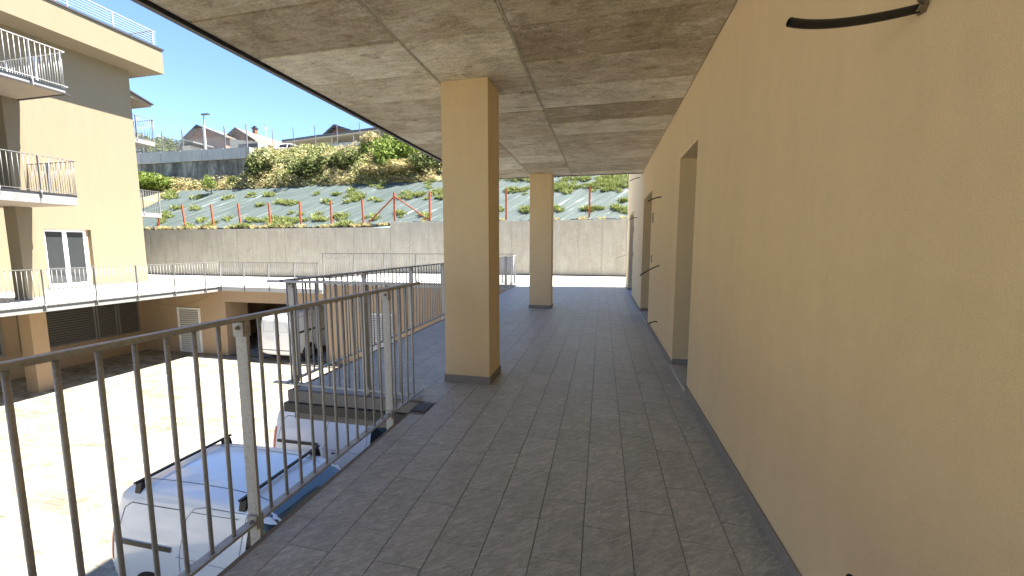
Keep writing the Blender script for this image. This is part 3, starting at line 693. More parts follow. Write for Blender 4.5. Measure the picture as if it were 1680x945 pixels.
def grass_tuft(n, r_, h_, rnd, spread=.5):
    m_ = MB()
    for i in range(n):
        a = rnd.uniform(0, 6.283); q = r_ * math.sqrt(rnd.random()); p = Vector((math.cos(a) * q, math.sin(a) * q, -.05)); d = Vector((rnd.gauss(0, spread), rnd.gauss(0, spread), 1)).normalized() * h_ * rnd.uniform(.4, 1.1)
        s = Vector((-math.sin(a * 3), math.cos(a * 3), 0)) * .022; k = d * .55 + Vector((d.x, d.y, 0)) * .1; e = d + Vector((d.x * .7, d.y * .7, -.25 * h_ * rnd.random()))
        m_.quad(p - s, p + s, p + k + s * .8, p + k - s * .8); m_.quad(p + k - s * .8, p + k + s * .8, p + e)
    return m_
rv = random.Random(11)
def fm_(mb, name, mat):
    me = bpy.data.meshes.new(name); me.from_pydata(mb.v, [], mb.f); me.materials.append(M[mat]); return me
shr = {}
for mat in ('lol', 'ldk', 'lvg', 'lst'):
    shr[mat] = [fm_(leaf_cloud(2600, 1, 1, 1, .085 if mat != 'lst' else .13, rv, mat == 'lst', 9), 'foliage', mat) for _ in range(3)]
stems = []
for _ in range(2):
    m_ = MB()
    for i in range(9): a = rv.uniform(0, 6.28); m_.tube([(0, 0, -.2), (math.cos(a) * .25, math.sin(a) * .25, .4), (math.cos(a) * .6, math.sin(a) * .6, .8)], [.03, .02, .008], 5)
    stems.append(m_.mesh('stem', 'trunk'))
tn = {'lol': 'olive and straw coloured', 'ldk': 'dark green', 'lvg': 'bright green', 'lst': 'dry straw coloured'}
def shrub(px, py, Y, sx, sz, mat, label, grp='shrubs on the bank above the slope', cat='shrub'):
    """px,py: pixel of its foot seen on depth Y, only used to find the spot on the bank"""
    p = onY(px, py, Y); z = terr(p.x, Y)
    e = empty('shrub' if mat != 'lst' else 'dry_bush', (p.x, Y, z), label, cat, grp, rz=rv.uniform(0, 6)); 
    f = put('foliage', rv.choice(shr[mat]), e); f.scale = (sx, sx, sz); s = put('stem', rv.choice(stems), e); s.scale = (sx, sx, sz)
bankL = [
 # px, Y, width, height, type
 (428, 27.4, 1.0, 1.9, 'ldk', 'dark green shrub beside the corner of the old concrete wall'),
 (447, 28.0, 1.3, 1.5, 'lol', 'pale olive shrub right of the dark one at the wall corner'),
 (505, 27.4, 1.4, 1.2, 'ldk', 'dark shrub hollow in the lower middle of the bank'),
 (575, 28.0, 1.3, 1.3, 'ldk', 'dark green shrub right of the bank middle'),
 (612, 27.3, 1.6, .8, 'lst', 'pinkish dry bush at the foot of the bank'),
 (640, 28.0, 1.6, 1.9, 'lvg', 'bright green shrub near the ceiling edge'),
 (655, 28.9, 1.7, 1.9, 'lvg', 'upper bright green shrub at the right end of the visible bank'),
 (668, 27.3, 1.5, .9, 'lst', 'dry bush at the bank foot left of the dark green one'),
 (684, 28.4, 1.5, 1.7, 'lvg', 'green shrub on the right of the bank'),
 (702, 27.4, 1.3, 1.6, 'ldk', 'dark green bush close to the near pillar'),
 (722, 28.0, 1.5, 1.8, 'ldk', 'dark green bush touching the near pillar edge'),
 (604, 30.0, .9, 1.1, 'lst', 'tall seeding grass standing on the crest before the porch'),
 (632, 29.6, 1.4, 1.5, 'lst', 'tall dry grass on the crest at the ceiling edge'),
 (618, 28.9, 1.3, 1.5, 'lvg', 'small bright green shrub left of the tall green ones'),
 (532, 27.8, 1.2, 1.2, 'ldk', 'small dark shrub in the middle of the bank'),
 (240, 27.6, 1.6, 1.5, 'lvg', 'bright green bush beside the building, before the old wall'),
 (262, 27.4, 1.5, 1.1, 'lvg', 'second bright green bush from the building'),
 (285, 27.6, 1.1, .8, 'lvg', 'low green bush in front of the old wall'),
 (300, 28.0, 1.0, .85, 'lst', 'orange dry weeds before the left part of the old wall'),
 (318, 28.0, .9, .7, 'lst', 'orange dry weeds left of the small tree'),
 (372, 28.2, .8, .8, 'lst', 'brown dry weeds right of the small tree'),
 (392, 27.4, .8, .8, 'ldk', 'small grey green bush below the wall corner'),
 (410, 27.6, .7, .8, 'lol', 'small olive bush below the wall corner'),
 (325, 27.8, .6, .9, 'ldk', 'narrow dark bush against the old wall'),
]
for (px, Y, sx, sz, mat, lab) in bankL: shrub(px, 300, Y, sx, sz, mat, lab)
def stuff_cloud(name, mat, n, area, ls, label, blades=False):
    """one mass of tangled undergrowth over the bank"""
    m_ = MB(); k = 0
    while k < n:
        x, y = rv.uniform(*area[0]), rv.uniform(*area[1])
        d = MN.noise(Vector((x * .8, y * .8, ls * 50))) + .25
        if d < 0: continue
        k += 1; z = terr(x, y) + rv.random() ** 1.3 * min(1.1, .35 + d * 1.6) * (1 if y < 29 else .55)
        a = Vector((rv.gauss(0, 1), rv.gauss(0, 1), rv.gauss(.4, .7))).normalized(); b_ = a.cross(Vector((rv.gauss(0, 1), rv.gauss(0, 1), rv.gauss(0, 1)))).normalized(); q_ = ls * rv.uniform(.6, 1.5); p_ = Vector((x, y, z)); w_ = .16 if blades else .42
        m_.quad(p_ - a * q_, p_ + b_ * q_ * w_, p_ + a * q_, p_ - b_ * q_ * w_)
    put(name, fm_(m_, name, mat), kind='stuff', label=label)
stuff_cloud('undergrowth', 'lol', 66000, ((-29.3, 4), (26.5, 30.6)), .085, 'tangled olive and straw undergrowth covering the bank')
stuff_cloud('dry_undergrowth', 'lst', 26000, ((-29.3, 4), (26.4, 30.4)), .13, 'dry grass mixed into the undergrowth of the bank', True)
stuff_cloud('green_undergrowth', 'lvg', 14000, ((-27, 4), (26.8, 30.6)), .085, 'green weeds mixed into the undergrowth on the right of the bank')
stuff_cloud('foot_weeds', 'lst', 5000, ((-46, -29.5), (26.7, 28.9)), .12, 'dry weeds at the foot of the old wall', True)
# small tree on the slope
def tree_(x, y, h_, r_, mat, label, n=1500, grp=None, name='young_tree', ls=.06, z=None):
    z = terr(x, y) if z is None else z; e = empty(name, (x, y, z), label, 'tree', grp)
    t_ = MB().tube([(x, y, z - .2), (x + .03, y, z + h_ * .3), (x, y, z + h_ * .6)], [h_ * .03, h_ * .022, h_ * .01], 7)
    for k in range(6):
        a = k * 1.05; t_.tube([(x, y, z + h_ * (.3 + .04 * k)), (x + math.cos(a) * r_ * .5, y + math.sin(a) * r_ * .5, z + h_ * (.5 + .05 * k))], [h_ * .012, h_ * .005], 5)
    t_.build('trunk', 'trunk', e)
    o = put('crown', fm_(leaf_cloud(n, r_, r_, h_ * .75, ls, rv, False, 8), 'crown', mat), e, (0, 0, h_ * .22))
p = onY(347, 322, 25.6); tree_(p.x, 25.6, 1.75, .75, 'lvg', 'small young tree alone on the blue grey slope, casting a shadow', 1100)
# grass and weeds growing through the mat
tufts = [grass_tuft(80, .24, .4, rv) for _ in range(6)]
gm2 = MB()
def patch(px, py, wpx, hpx, dens=1.0, kind=gm2):
    n = int(dens * (2 + wpx * hpx / 34))
    for _ in range(n):
        u, v_ = px + rv.gauss(0, wpx * .27), py + rv.gauss(0, hpx * .27)
        d = ray(u, v_); # walk the ray onto the slope
        t_ = 20.8 / d.y
        for _k in range(60):
            q = EYE + d * t_
            if q.z < slope_z(q.x, q.y): break
            t_ += .12
        if not (20.75 < q.y < 26.9): continue
        tf = rv.choice(tufts); k0 = len(kind.v); s_ = rv.uniform(.45, 1.05); z = slope_z(q.x, q.y) + .06
        kind.v += [(x * s_ + q.x, y * s_ + q.y, zz * s_ + z) for x, y, zz in tf.v]; kind.f += [tuple(i + k0 for i in f_) for f_ in tf.f]
z7 = lambda x, y, w_, h_, dd=1: patch(400 + x / 4.294, 180 + y / 4.294 + 3, w_ / 4.294, h_ / 4.294, dd)
for q in [(170, 600, 130, 25), (330, 652, 230, 40), (110, 675, 60, 20), (480, 592, 70, 15), (640, 592, 90, 14), (600, 655, 70, 20), (780, 610, 120, 90, 1.2), (940, 632, 90, 30), (320, 775, 200, 70), (60, 780, 120, 30), (530, 765, 90, 60), (700, 755, 110, 30), (720, 815, 140, 40), (900, 755, 80, 30), (1100, 735, 70, 40), (950, 545, 120, 40), (1130, 600, 120, 80, .7), (1240, 603, 150, 50), (1380, 578, 100, 50), (50, 600, 70, 30), (1310, 510, 60, 90, 1.4), (1290, 740, 80, 30), (1380, 620, 70, 20), (20, 830, 120, 25)]: z7(*q)
z1_ = lambda x, y, w_, h_, dd=1: patch(180 + x / 4.2, 280 + y / 4.2 + 2, w_ / 4.2, h_ / 4.2, dd)
for q in [(420, 170, 150, 60, 1.6), (590, 180, 90, 30), (590, 265, 80, 35), (640, 345, 60, 40, .6), (830, 190, 60, 25), (960, 165, 60, 20), (1110, 165, 110, 25), (1210, 218, 150, 40), (1030, 238, 70, 20), (450, 262, 80, 25), (820, 335, 80, 20), (1030, 348, 130, 25), (1190, 350, 150, 50), (710, 355, 80, 15), (540, 390, 90, 18), (900, 395, 120, 16), (1150, 398, 150, 14), (370, 320, 80, 60), (690, 385, 90, 30, .7)]: z1_(*q)
z3 = lambda x, y, w_, h_, dd=1: patch(800 + x / 3.78, 270 + y / 3.78 + 2, w_ / 3.78, h_ / 3.78, dd)
for q in [(180, 92, 200, 28, 1.5), (170, 160, 230, 35, 1.5), (480, 150, 220, 55, 1.5), (740, 130, 260, 80, 1.8), (560, 92, 300, 22, 1.2), (790, 75, 180, 24, 1.3), (230, 288, 90, 45, 1.2), (440, 280, 60, 40), (625, 285, 110, 40, 1.1), (820, 282, 90, 40, 1.3), (70, 290, 40, 30), (850, 230, 60, 20)]: z3(*q)
put('grass', fm_(gm2, 'grass', 'lgr'), kind='stuff', label='weeds and grass growing through the slope mat')
dry = MB()
for i in range(260):
    x = rv.uniform(-31, -12) if i % 3 else rv.uniform(-33, 12); y = rv.choice([20.72, 20.8]) if rv.random() < .5 else 26.5 + rv.random() * .5
    tf = rv.choice(tufts); k0 = len(dry.v); s_ = rv.uniform(.4, .8); z = terr(x, y) + .06
    dry.v += [(a * s_ + x, b_ * s_ + y, zz * s_ + z) for a, b_, zz in tf.v]; dry.f += [tuple(j + k0 for j in f_) for f_ in tf.f]
put('dry_grass', fm_(dry, 'dry_grass', 'lst'), kind='stuff', label='dry grass along the top and foot of the mat')

# ------------------------------------------------------------------ old wall and coping on the left
ow = empty('old_retaining_wall', (-36, 29, 6), 'dark stained old concrete wall with a pale grey concrete coping above the slope', 'wall')
box(-60, -29.8, 29, 29.5, 5.8, 8.95).build('wall', 'wall_old', ow)
box(-29.8, -29.45, 29.0, 31.2, 5.8, 8.95).build('return_wall', 'retain', ow)
x = -29.75
while x > -58:
    box(x - 2.28, x - .01, 28.86, 29.5, 8.96, 9.85 + (-29.75 - x) * .012).build('coping_panel', 'retain_dark', ow); x -= 2.3
box(-29.74, -29.3, 28.86, 31.2, 8.96, 9.84).build('return_coping', 'retain', ow)
lw = empty('low_boundary_wall', (-24, 31.2, 9.5), 'low pale concrete wall along the terrace edge behind the bank', 'wall')
x = -29.3
while x < -8: box(x, x + 2.28, 31.2, 31.45, 9.2, 10.25 + (x + 29.3) * .02).build('panel', 'retain_dark', lw); x += 2.3
# mesh fence on the coping
fe = empty('mesh_fence', (-36, 29.2, 9.9), 'thin wire mesh fence standing on the grey coping', 'fence')
x = -29.8; fw = MB()
while x > -55:
    box(x - .03, x + .03, 29.15, 29.21, 9.9, 11.85).build('post', 'steel_far', fe); x -= 2.3
for k in range(16): fw.beam((-55, 29.18, 10.0 + k * .115), (-29.8, 29.18, 10.0 + k * .115), .008, .008)
for k in range(220): xx = -29.8 - k * .115; fw.beam((xx, 29.18, 9.9), (xx, 29.18, 11.8), .006, .006)
fw.build('wire_mesh', 'mesh', fe, kind='stuff')
fe = empty('terrace_fence', (-24, 31.3, 10), 'thin wire fence with slim posts along the low terrace wall', 'fence')
x = -29.2; fw = MB()
while x < -12: box(x - .025, x + .025, 31.3, 31.35, 10.2, 12.0).build('post', 'steel_far', fe); x += 2.2
for k in range(9): fw.beam((-29.2, 31.32, 10.5 + k * .17), (-12, 31.32, 10.6 + k * .17), .008, .008)
fw.build('wire_mesh', 'mesh', fe, kind='stuff')
# street lamp
a, b2 = onY(338, 246, 31), onY(337, 188, 31)
sl_ = empty('street_lamp', (a.x, 31, 9.9), 'slim grey street lamp behind the mesh fence', 'street lamp')
MB().tube([(a.x, 31, 9.8), (a.x, 31, b2.z)], [.09, .06], 8).build('pole', 'steel', sl_); MB().beam((a.x - .15, 31, b2.z + .03), (a.x + .75, 30.9, b2.z - .02), .22, .09).build('lamp_head', 'darkmetal', sl_)

# ------------------------------------------------------------------ houses on the terrace
def house_gable(name, apex, le, re, Yf, length, zb, roof, wallm, gablem, label, front_windows=(), twist=0):
    """gable end faces the camera (-Y); apex/left eave/right eave as (x,z)"""
    e = empty(name, (apex[0], Yf, zb), label, 'house')
    wl_, wr_ = le[0] + .5, re[0] - .5
    def zl(x): return le[1] + (apex[1] - le[1]) * (x - le[0]) / (apex[0] - le[0])
    def zr(x): return re[1] + (apex[1] - re[1]) * (x - re[0]) / (apex[0] - re[0])
    zm = min(zl(wl_), zr(wr_)) - .12
    box(wl_, wr_, Yf + .6, Yf + length, zb, zm).build('wall', wallm, e)
    MB().prism([(wl_, zm + .002), (wr_, zm + .002), (wr_, zr(wr_) - .12), (apex[0], apex[1] - .2), (wl_, zl(wl_) - .12)], Yf + .62, Yf + length - .02, 'y').build('gable', gablem, e)
    t_ = .16
    MB().prism([(le[0], le[1] - t_), (le[0], le[1]), (apex[0], apex[1]), (apex[0], apex[1] - t_)], Yf, Yf + length + .4, 'y').build('roof', roof, e)
    MB().prism([(apex[0] + .001, apex[1] - t_), (apex[0] + .001, apex[1]), (re[0], re[1]), (re[0], re[1] - t_)], Yf, Yf + length + .4, 'y').build('roof', roof, e)
    MB().prism([(le[0] - .1, le[1] - t_ - .15), (le[0] - .1, le[1] + .02), (apex[0], apex[1] + .03), (re[0] + .1, re[1] + .02), (re[0] + .1, re[1] - t_ - .15), (apex[0], apex[1] - t_ - .12)], Yf - .06, Yf - .003, 'y').build('bargeboard', 'darkmetal', e)
    return e
# A: white house with timber gable
h = house_gable('house', (-54.0, 17.9), (-56.6, 16.2), (-49.6, 16.2), 45, 8.5, 10.5, 'rooft', 'pinkwall', 'timber', 'house with brown timber gable and pale tiled roof behind the mesh fence')
for (a, b2) in ((46.2, 47.6), (49.2, 50.4)): 
    wn = box(-50.13, -50.02, a, b2, 13.3, 14.5).build('window', 'glass', h); box(-50.1, -49.98, a - .1, b2 + .1, 13.15, 13.29).build('sill', 'white', wn)
wn = box(-53.6, -52.4, 45.5, 45.598, 13.2, 14.6).build('window', 'glass', h); box(-53.7, -52.3, 45.45, 45.59, 13.05, 13.19).build('sill', 'white', wn)
# small porch roof left of it
e = empty('shed', (-50.5, 42, 10.5), 'small grey roofed shed left of the timber gabled house', 'shed')
q = onY(300, 232, 42)
box(q.x - .5, q.x + .9, 42.2, 45, 10.5, q.z - .5).build('wall', 'whitewall', e)
MB().prism([(q.x - 1.1, q.z - .7), (q.x + .1, q.z + .3), (q.x + 1.6, q.z - .05), (q.x + 1.6, q.z - .25), (q.x + .1, q.z + .1), (q.x - 1.1, q.z - .9)], 42, 45.3, 'y').build('roof', 'steel_far', e)
# white annex wall with strip window
e = empty('annex', (-44, 43, 10.5), 'low white annex wall with a long dark strip window', 'building')
a = onY(377, 228, 43); b2 = onY(424, 243, 43)
MB().prism([(a.x, 10.5), (b2.x, 10.5), (b2.x, onY(424, 233, 43).z), (a.x, a.z)], 43, 44.5, 'y').build('wall', 'whitewall', e)
q0, q1 = onY(391, 237, 42.95), onY(422, 241, 42.95); box(q0.x, q1.x, 42.93, 42.995, q1.z, q0.z).build('window', 'darkmetal', e)
# B: second roof, terracotta
h = house_gable('house', (onY(386, 209, 47).x, onY(386, 209, 47).z), (onY(372, 222, 47).x, onY(372, 222, 47).z), (onY(418, 230, 47).x, onY(418, 230, 47).z), 47, 14, 10.8, 'rooft2', 'whitewall', 'timber', 'second house with pinkish tiled roof, chimney and satellite dish')
q = onY(416, 213, 52); 
ch = box(q.x - .25, q.x + .25, 52, 52.5, q.z - 1.2, q.z + .2).build('chimney', 'timber', h); box(q.x - .36, q.x + .36, 51.9, 52.6, q.z + .2, q.z + .34).build('chimney_cap', 'darkmetal', ch); box(q.x - .2, q.x + .2, 52.1, 52.4, q.z + .34, q.z + .6).build('chimney_pot', 'darkmetal', ch)
q = onY(436, 215, 52); an = empty('antenna', (q.x, 52, q.z - 1), 'thin television antenna mast with a small white satellite dish on the roof', 'antenna')
MB().tube([(q.x, 52, q.z - 1.5), (q.x, 52, q.z + 1.2)], .035, 6).build('mast', 'steel', an)
an_m = MB()
for k in range(5): an_m.beam((q.x - .25, 52, q.z + .6 + k * .13), (q.x + .25, 52, q.z + .6 + k * .13), .02, .02)
an_m.build('elements', 'steel', an)
dm = MB(); c0 = Vector((q.x + .4, 51.7, q.z + .15)); nn = 14
dm.v = [tuple(c0)] + [tuple(c0 + Vector((math.cos(i / nn * 6.283) * .33, -.08, math.sin(i / nn * 6.283) * .38))) for i in range(nn)] + [tuple(c0 + Vector((0, .05, 0)))]
dm.f = [(0, 1 + i, 1 + (i + 1) % nn) for i in range(nn)] + [(nn + 1, 1 + (i + 1) % nn, 1 + i) for i in range(nn)]
dm.build('dish', 'white', an)
# C: long low house with a dark fascia and porch
hc = empty('house', (-30, 42, 10.5), 'long low white house with dark flat roof edge and an open porch', 'house')
A0, A1 = onY(462, 231, 46), onY(700, 199, 38)
def roofbar(a, b_, dz0, dz1, dy0, dy1, name, mat):
    m_ = MB(); m_.v = [(a.x, a.y + dy0, a.z + dz0), (b_.x, b_.y + dy0, b_.z + dz0), (b_.x, b_.y + dy1, b_.z + dz0), (a.x, a.y + dy1, a.z + dz0), (a.x, a.y + dy0, a.z + dz1), (b_.x, b_.y + dy0, b_.z + dz1), (b_.x, b_.y + dy1, b_.z + dz1), (a.x, a.y + dy1, a.z + dz1)]
    m_.f = [(0, 3, 2, 1), (4, 5, 6, 7), (0, 1, 5, 4), (1, 2, 6, 5), (2, 3, 7, 6), (3, 0, 4, 7)]; m_.build(name, mat, hc)
roofbar(A0, A1, -.12, .12, 0, 9, 'roof', 'darkmetal'); roofbar(A0, A1, -.28, -.121, .1, 9, 'soffit', 'whitewall')
def wallseg(t0, t1, mat, dy=1.8, z0=9.8, name='wall', ztop=-.29, hgt=None):
    a, b_ = A0.lerp(A1, t0), A0.lerp(A1, t1); m_ = MB()
    zt0, zt1 = (a.z + ztop, b_.z + ztop) if hgt is None else (z0 + hgt, z0 + hgt)
    m_.v = [(a.x, a.y + dy, z0), (b_.x, b_.y + dy, z0), (b_.x, b_.y + dy + .3, z0), (a.x, a.y + dy + .3, z0), (a.x, a.y + dy, zt0), (b_.x, b_.y + dy, zt1), (b_.x, b_.y + dy + .3, zt1), (a.x, a.y + dy + .3, zt0)]
    m_.f = [(0, 3, 2, 1), (4, 5, 6, 7), (0, 1, 5, 4), (1, 2, 6, 5), (2, 3, 7, 6), (3, 0, 4, 7)]; m_.build(name, mat, hc)
wallseg(0, .38, 'whitewall'); wallseg(.38, 1, 'whitewall', 4.0)
for (t0, t1) in ((.06, .11), (.17, .21)): wallseg(t0, t1, 'glass', 1.72, 12.2, 'window', hgt=1.5)
wallseg(.45, .56, 'timber', 3.9, 9.9, 'door', hgt=3.2); wallseg(.66, .76, 'timber', 3.9, 9.9, 'door', hgt=3.2)
for t0 in (.395, .55, .72): wallseg(t0, t0 + .008, 'whitewall', .3, 9.8, 'porch_post')
q = [onY(*p_, 50) for p_ in ((548, 204), (528, 219), (575, 213))]
house_gable('house', (q[0].x, q[0].z), (q[1].x, q[1].z - .3), (q[2].x, q[2].z), 50, 8, 11, 'darkmetal', 'timber', 'timber', 'small orange timber gable rising behind the long low house')
# distant trees
for (px, py, Y, h_, r_) in ((262, 243, 60, 5, 3), (285, 244, 64, 4, 3.2), (244, 244, 55, 4, 2.6)):
    q = onY(px, py, Y); tree_(q.x, Y, h_, r_, 'ldk', {262: 'dark round tree far behind the mesh fence', 285: 'low dark tree right of the far round tree', 244: 'dark tree next to the rear balcony, far behind the fence'}[px], 1500, 'trees beyond the fence', 'tree', .28, q.z - h_ * .55)

# ------------------------------------------------------------------ vehicles
def loft(stations):
    """stations: (x, zb, zbelt, ztop, wlow, wbelt, wroof)"""
    m_ = MB(); rings = []
    for (x, zb, zl, zt, wl_, wb, wr_) in stations:
        half = [(0, zb), (wl_ * .8, zb), (wl_, zb + .12), (wb, (zb + zl) * .55), (wb - .005, zl), (wr_ + (wb - wr_) * .22, zt - (zt - zl) * .2), (wr_, zt - .06 * (zt - zl) - .015), (wr_ * .8, zt - .004), (0, zt + .015)]
        ring = [(x, y_, z_) for y_, z_ in half] + [(x, -y_, z_) for y_, z_ in half[-2:0:-1]]
        rings.append(ring)
    n = len(rings[0])
    for r_ in rings: m_.v += r_
    for i in range(len(rings) - 1):
        for k in range(n): m_.f.append((i * n + k, i * n + (k + 1) % n, (i + 1) * n + (k + 1) % n, (i + 1) * n + k))
    m_.f.append(tuple(range(n))[::-1]); m_.f.append(tuple((len(rings) - 1) * n + k for k in range(n)))
    return m_
VAN = [(2.16, .28, .55, .68, .62, .66, .5), (2.10, .22, .68, .84, .78, .82, .66), (1.9, .2, .80, .98, .84, .87, .74), (1.35, .2, .98, 1.16, .87, .90, .74), (1.15, .2, 1.02, 1.24, .88, .90, .72), (.42, .2, 1.08, 1.73, .88, .90, .69), (.1, .2, 1.08, 1.80, .88, .90, .70),
       (-.4, .2, 1.08, 1.83, .88, .90, .72), (-1.3, .2, 1.07, 1.82, .88, .90, .72), (-1.92, .22, 1.05, 1.78, .88, .90, .71), (-2.10, .26, 1.03, 1.70, .86, .88, .69), (-2.17, .34, 1.0, 1.55, .80, .83, .64), (-2.19, .4, .98, 1.4, .72, .75, .58)]
CAR = [(2.0, .28, .5, .6, .6, .62, .45), (1.95, .2, .62, .75, .76, .78, .6), (1.3, .2, .82, .95, .83, .85, .68), (.85, .2, .9, 1.04, .84, .86, .66), (.2, .2, .92, 1.42, .84, .86, .58), (-.4, .2, .92, 1.48, .84, .86, .6), (-1.2, .2, .92, 1.44, .84, .86, .59), (-1.7, .22, .9, 1.3, .83, .85, .56), (-1.95, .26, .88, 1.05, .8, .82, .58), (-2.0, .35, .8, .95, .7, .72, .5)]
def project(bvh, pts, direction, off, sub=.06):
    o = []
    for p_ in pts:
        h_ = bvh.ray_cast(Vector(p_) - direction * 3, direction)
        o.append(None if h_[0] is None else h_[0] - direction * off)
    return o
def make_vehicle(name, st, label, cat, k=(1, 1, 1), panel_van=True, bars=False, group=None, rails=True):
    e = empty(name, (0, 0, 0), label, cat, group)
    st = [tuple([s[0] * k[0]] + [v * k[2] for v in s[1:4]] + [v * k[1] for v in s[4:]]) for s in st]
    body = put('body', loft(st).mesh('body', 'paint', smooth=True), e)
    md = body.modifiers.new('sub', 'SUBSURF'); md.levels = 2; md.render_levels = 2
    dg_ = bpy.context.evaluated_depsgraph_get(); dg_.update(); ev = body.evaluated_get(dg_); bm = bmesh.new(); bm.from_mesh(ev.to_mesh()); bvh = BVHTree.FromBMesh(bm)
    def decal(nm, fn, un, vn, direction, off, mat, lab=None):
        direction = Vector(direction); P_ = [[None] * (vn + 1) for _ in range(un + 1)]; m_ = MB()
        for i in range(un + 1):
            for j in range(vn + 1):
                r_ = project(bvh, [fn(i / un, j / vn)], direction, off)[0]
                if r_ is not None: P_[i][j] = len(m_.v); m_.v.append(tuple(r_))
        for i in range(un):
            for j in range(vn):
                q_ = [P_[i][j], P_[i + 1][j], P_[i + 1][j + 1], P_[i][j + 1]]
                if None not in q_: m_.f.append(tuple(q_))
        if m_.f: return put(nm, m_.mesh(nm, mat, smooth=True), e)
    X, Y_, Z_ = k
    def quadfn(c4):      # bilinear over 4 (a,b) corners
        def f(u, v): 
            a = [c4[0][i] * (1 - u) * (1 - v) + c4[1][i] * u * (1 - v) + c4[2][i] * u * v + c4[3][i] * (1 - u) * v for i in (0, 1)]; return a
        return f
    def side(nm, c4, sgn, mat, un=10, vn=6, off=.006):
        q_ = quadfn([(a * X, b_ * Z_) for a, b_ in c4]); return decal(nm, lambda u, v: (q_(u, v)[0], sgn * 2.0 * 0, q_(u, v)[1]), un, vn, (0, -sgn, 0), off, mat)
    def line(nm, pts, direction, coordf, mat='seam', w_=.008, off=.003):
        # thin strip following the body
        pts = [Vector((*p_, 0)) for p_ in pts]; dense = []
        for a, b_ in zip(pts, pts[1:]):
            n_ = max(2, int((b_ - a).length / .06)); dense += [a.lerp(b_, i / n_) for i in range(n_)]
        dense.append(pts[-1]); m_ = MB(); prev = None; direction = Vector(direction)
        for i, p_ in enumerate(dense):
            d = (dense[min(i + 1, len(dense) - 1)] - dense[max(i - 1, 0)]).normalized(); nn_ = Vector((-d.y, d.x, 0)) * w_ / 2
            r_ = project(bvh, [coordf(p_ + nn_), coordf(p_ - nn_)], direction, off)
            if None in r_: prev = None; continue
            n_ = len(m_.v); m_.v += [tuple(r_[0]), tuple(r_[1])]
            if prev is not None: m_.f.append((prev, prev + 1, n_ + 1, n_))
            prev = n_
        if m_.f: return put(nm, m_.mesh(nm, mat), e)
    is_van = st[-1][0] < -2.05 * X and st[4][3] > 1.1
    for sg in (1, -1):
        cf = lambda p_: (p_.x * X, 0, p_.y * Z_); dr = (0, -sg, 0)
        if panel_van:
            side('door_window', [(.22, 1.10), (1.02, 1.10), (.60, 1.56), (.22, 1.62)], sg, 'glass')
            line('door_seam', [(.16, 1.66), (.13, 1.1), (.13, .35)], dr, cf); line('door_seam', [(1.12, .4), (1.1, 1.0), (1.0, 1.16), (.58, 1.62), (.2, 1.68), (.16, 1.66)], dr, cf)
            line('sliding_door_seam', [(-.82, .36), (-.84, 1.02), (-.78, 1.5), (-.68, 1.64), (-.5, 1.68), (.14, 1.67)], dr, cf)
            line('panel_crease', [(-1.98, 1.12), (-1.9, 1.5), (-1.78, 1.58), (-.92, 1.6)], dr, cf, w_=.012); line('panel_crease', [(-.7, 1.6), (.05, 1.6)], dr, cf, w_=.008)
            line('sliding_door_rail', [(-2.0, 1.06), (-.98, 1.08)], dr, cf, 'black', .065, .016)
            line('belt_crease', [(-.9, 1.0), (1.5, .95)], dr, cf, w_=.006)
            decal('door_handle', lambda u, v: ((-.62 - .02 + u * .2) * X, 0, (.93 + v * .035) * Z_), 4, 2, dr, .03, 'black'); decal('door_handle', lambda u, v: ((.2 + u * .18) * X, 0, (.95 + v * .035) * Z_), 4, 2, dr, .03, 'black')
            side('tail_lamp', [(-2.165, .72), (-2.07, .72), (-2.04, 1.32), (-2.12, 1.32)], sg, 'red', 4, 8, .008)
            wx = (1.32, -1.35)
        else:
            side('door_window', [(-.35, .96), (.72, .98), (.25, 1.32), (-.35, 1.38)], sg, 'glass'); side('door_window', [(-1.45, .98), (-.42, .96), (-.42, 1.38), (-1.2, 1.32)], sg, 'glass')
            line('door_seam', [(-.38, 1.4), (-.38, .35)], dr, cf); line('door_seam', [(.9, .4), (.85, .95)], dr, cf); side('tail_lamp', [(-1.98, .7), (-1.8, .7), (-1.8, .9), (-1.96, .9)], sg, 'red', 4, 4, .008)
            wx = (1.25, -1.25)
        # headlamp
        side('headlamp', [(1.75, .62), (2.08, .62), (2.0, .8), (1.6, .86)], sg, 'steel_light', 6, 4, .008)
        m_ = MB(); hx = (.95 if panel_van else .75) * X; hz = (1.12 if panel_van else .98) * Z_; hy = .93 * Y_
        m_.box(hx - .05, hx + .08, hy if sg > 0 else -hy - .16, hy + .16 if sg > 0 else -hy, hz, hz + .17); mo = put('wing_mirror', m_.mesh('wing_mirror', 'black'), e); bv = mo.modifiers.new('b', 'BEVEL'); bv.width = .035; bv.segments = 3
        m_ = MB().tube([(hx, sg * (.84 * Y_), hz + .02), (hx, sg * (hy + .02), hz + .05)], .02, 6); put('mirror_arm', m_.mesh('mirror_arm', 'black'), e)
        for wxx in wx:
            ax = wxx * X; wr_ = .315 * (Z_ ** .5)
            decal('wheel_arch', lambda u, v, ax=ax, wr_=wr_: (ax + math.cos(u * 6.2832) * v * (wr_ + .07), 0, wr_ + math.sin(u * 6.2832) * v * (wr_ + .07)), 28, 3, dr, .004, 'black')
            y0 = sg * .70 * Y_; y1 = sg * .925 * Y_
            wh = put('wheel', MB().tube([(0, y0, 0), (0, y0 + sg * .02, 0), (0, y1 - sg * .03, 0), (0, y1, 0)], [wr_ - .03, wr_, wr_, wr_ - .03], 28).mesh('wheel', 'rubber', smooth=False), e, (ax, 0, wr_))
            put('rim', MB().tube([(0, y1 - sg * .01, 0), (0, y1 + sg * .006, 0)], wr_ * .62, 20).mesh('rim', 'silver'), wh)
    # windscreen projected along the roof/hood line, from the front
    fz = (1.2, 1.70, 1.30) if panel_van else (1.02, 1.38, 1.12)
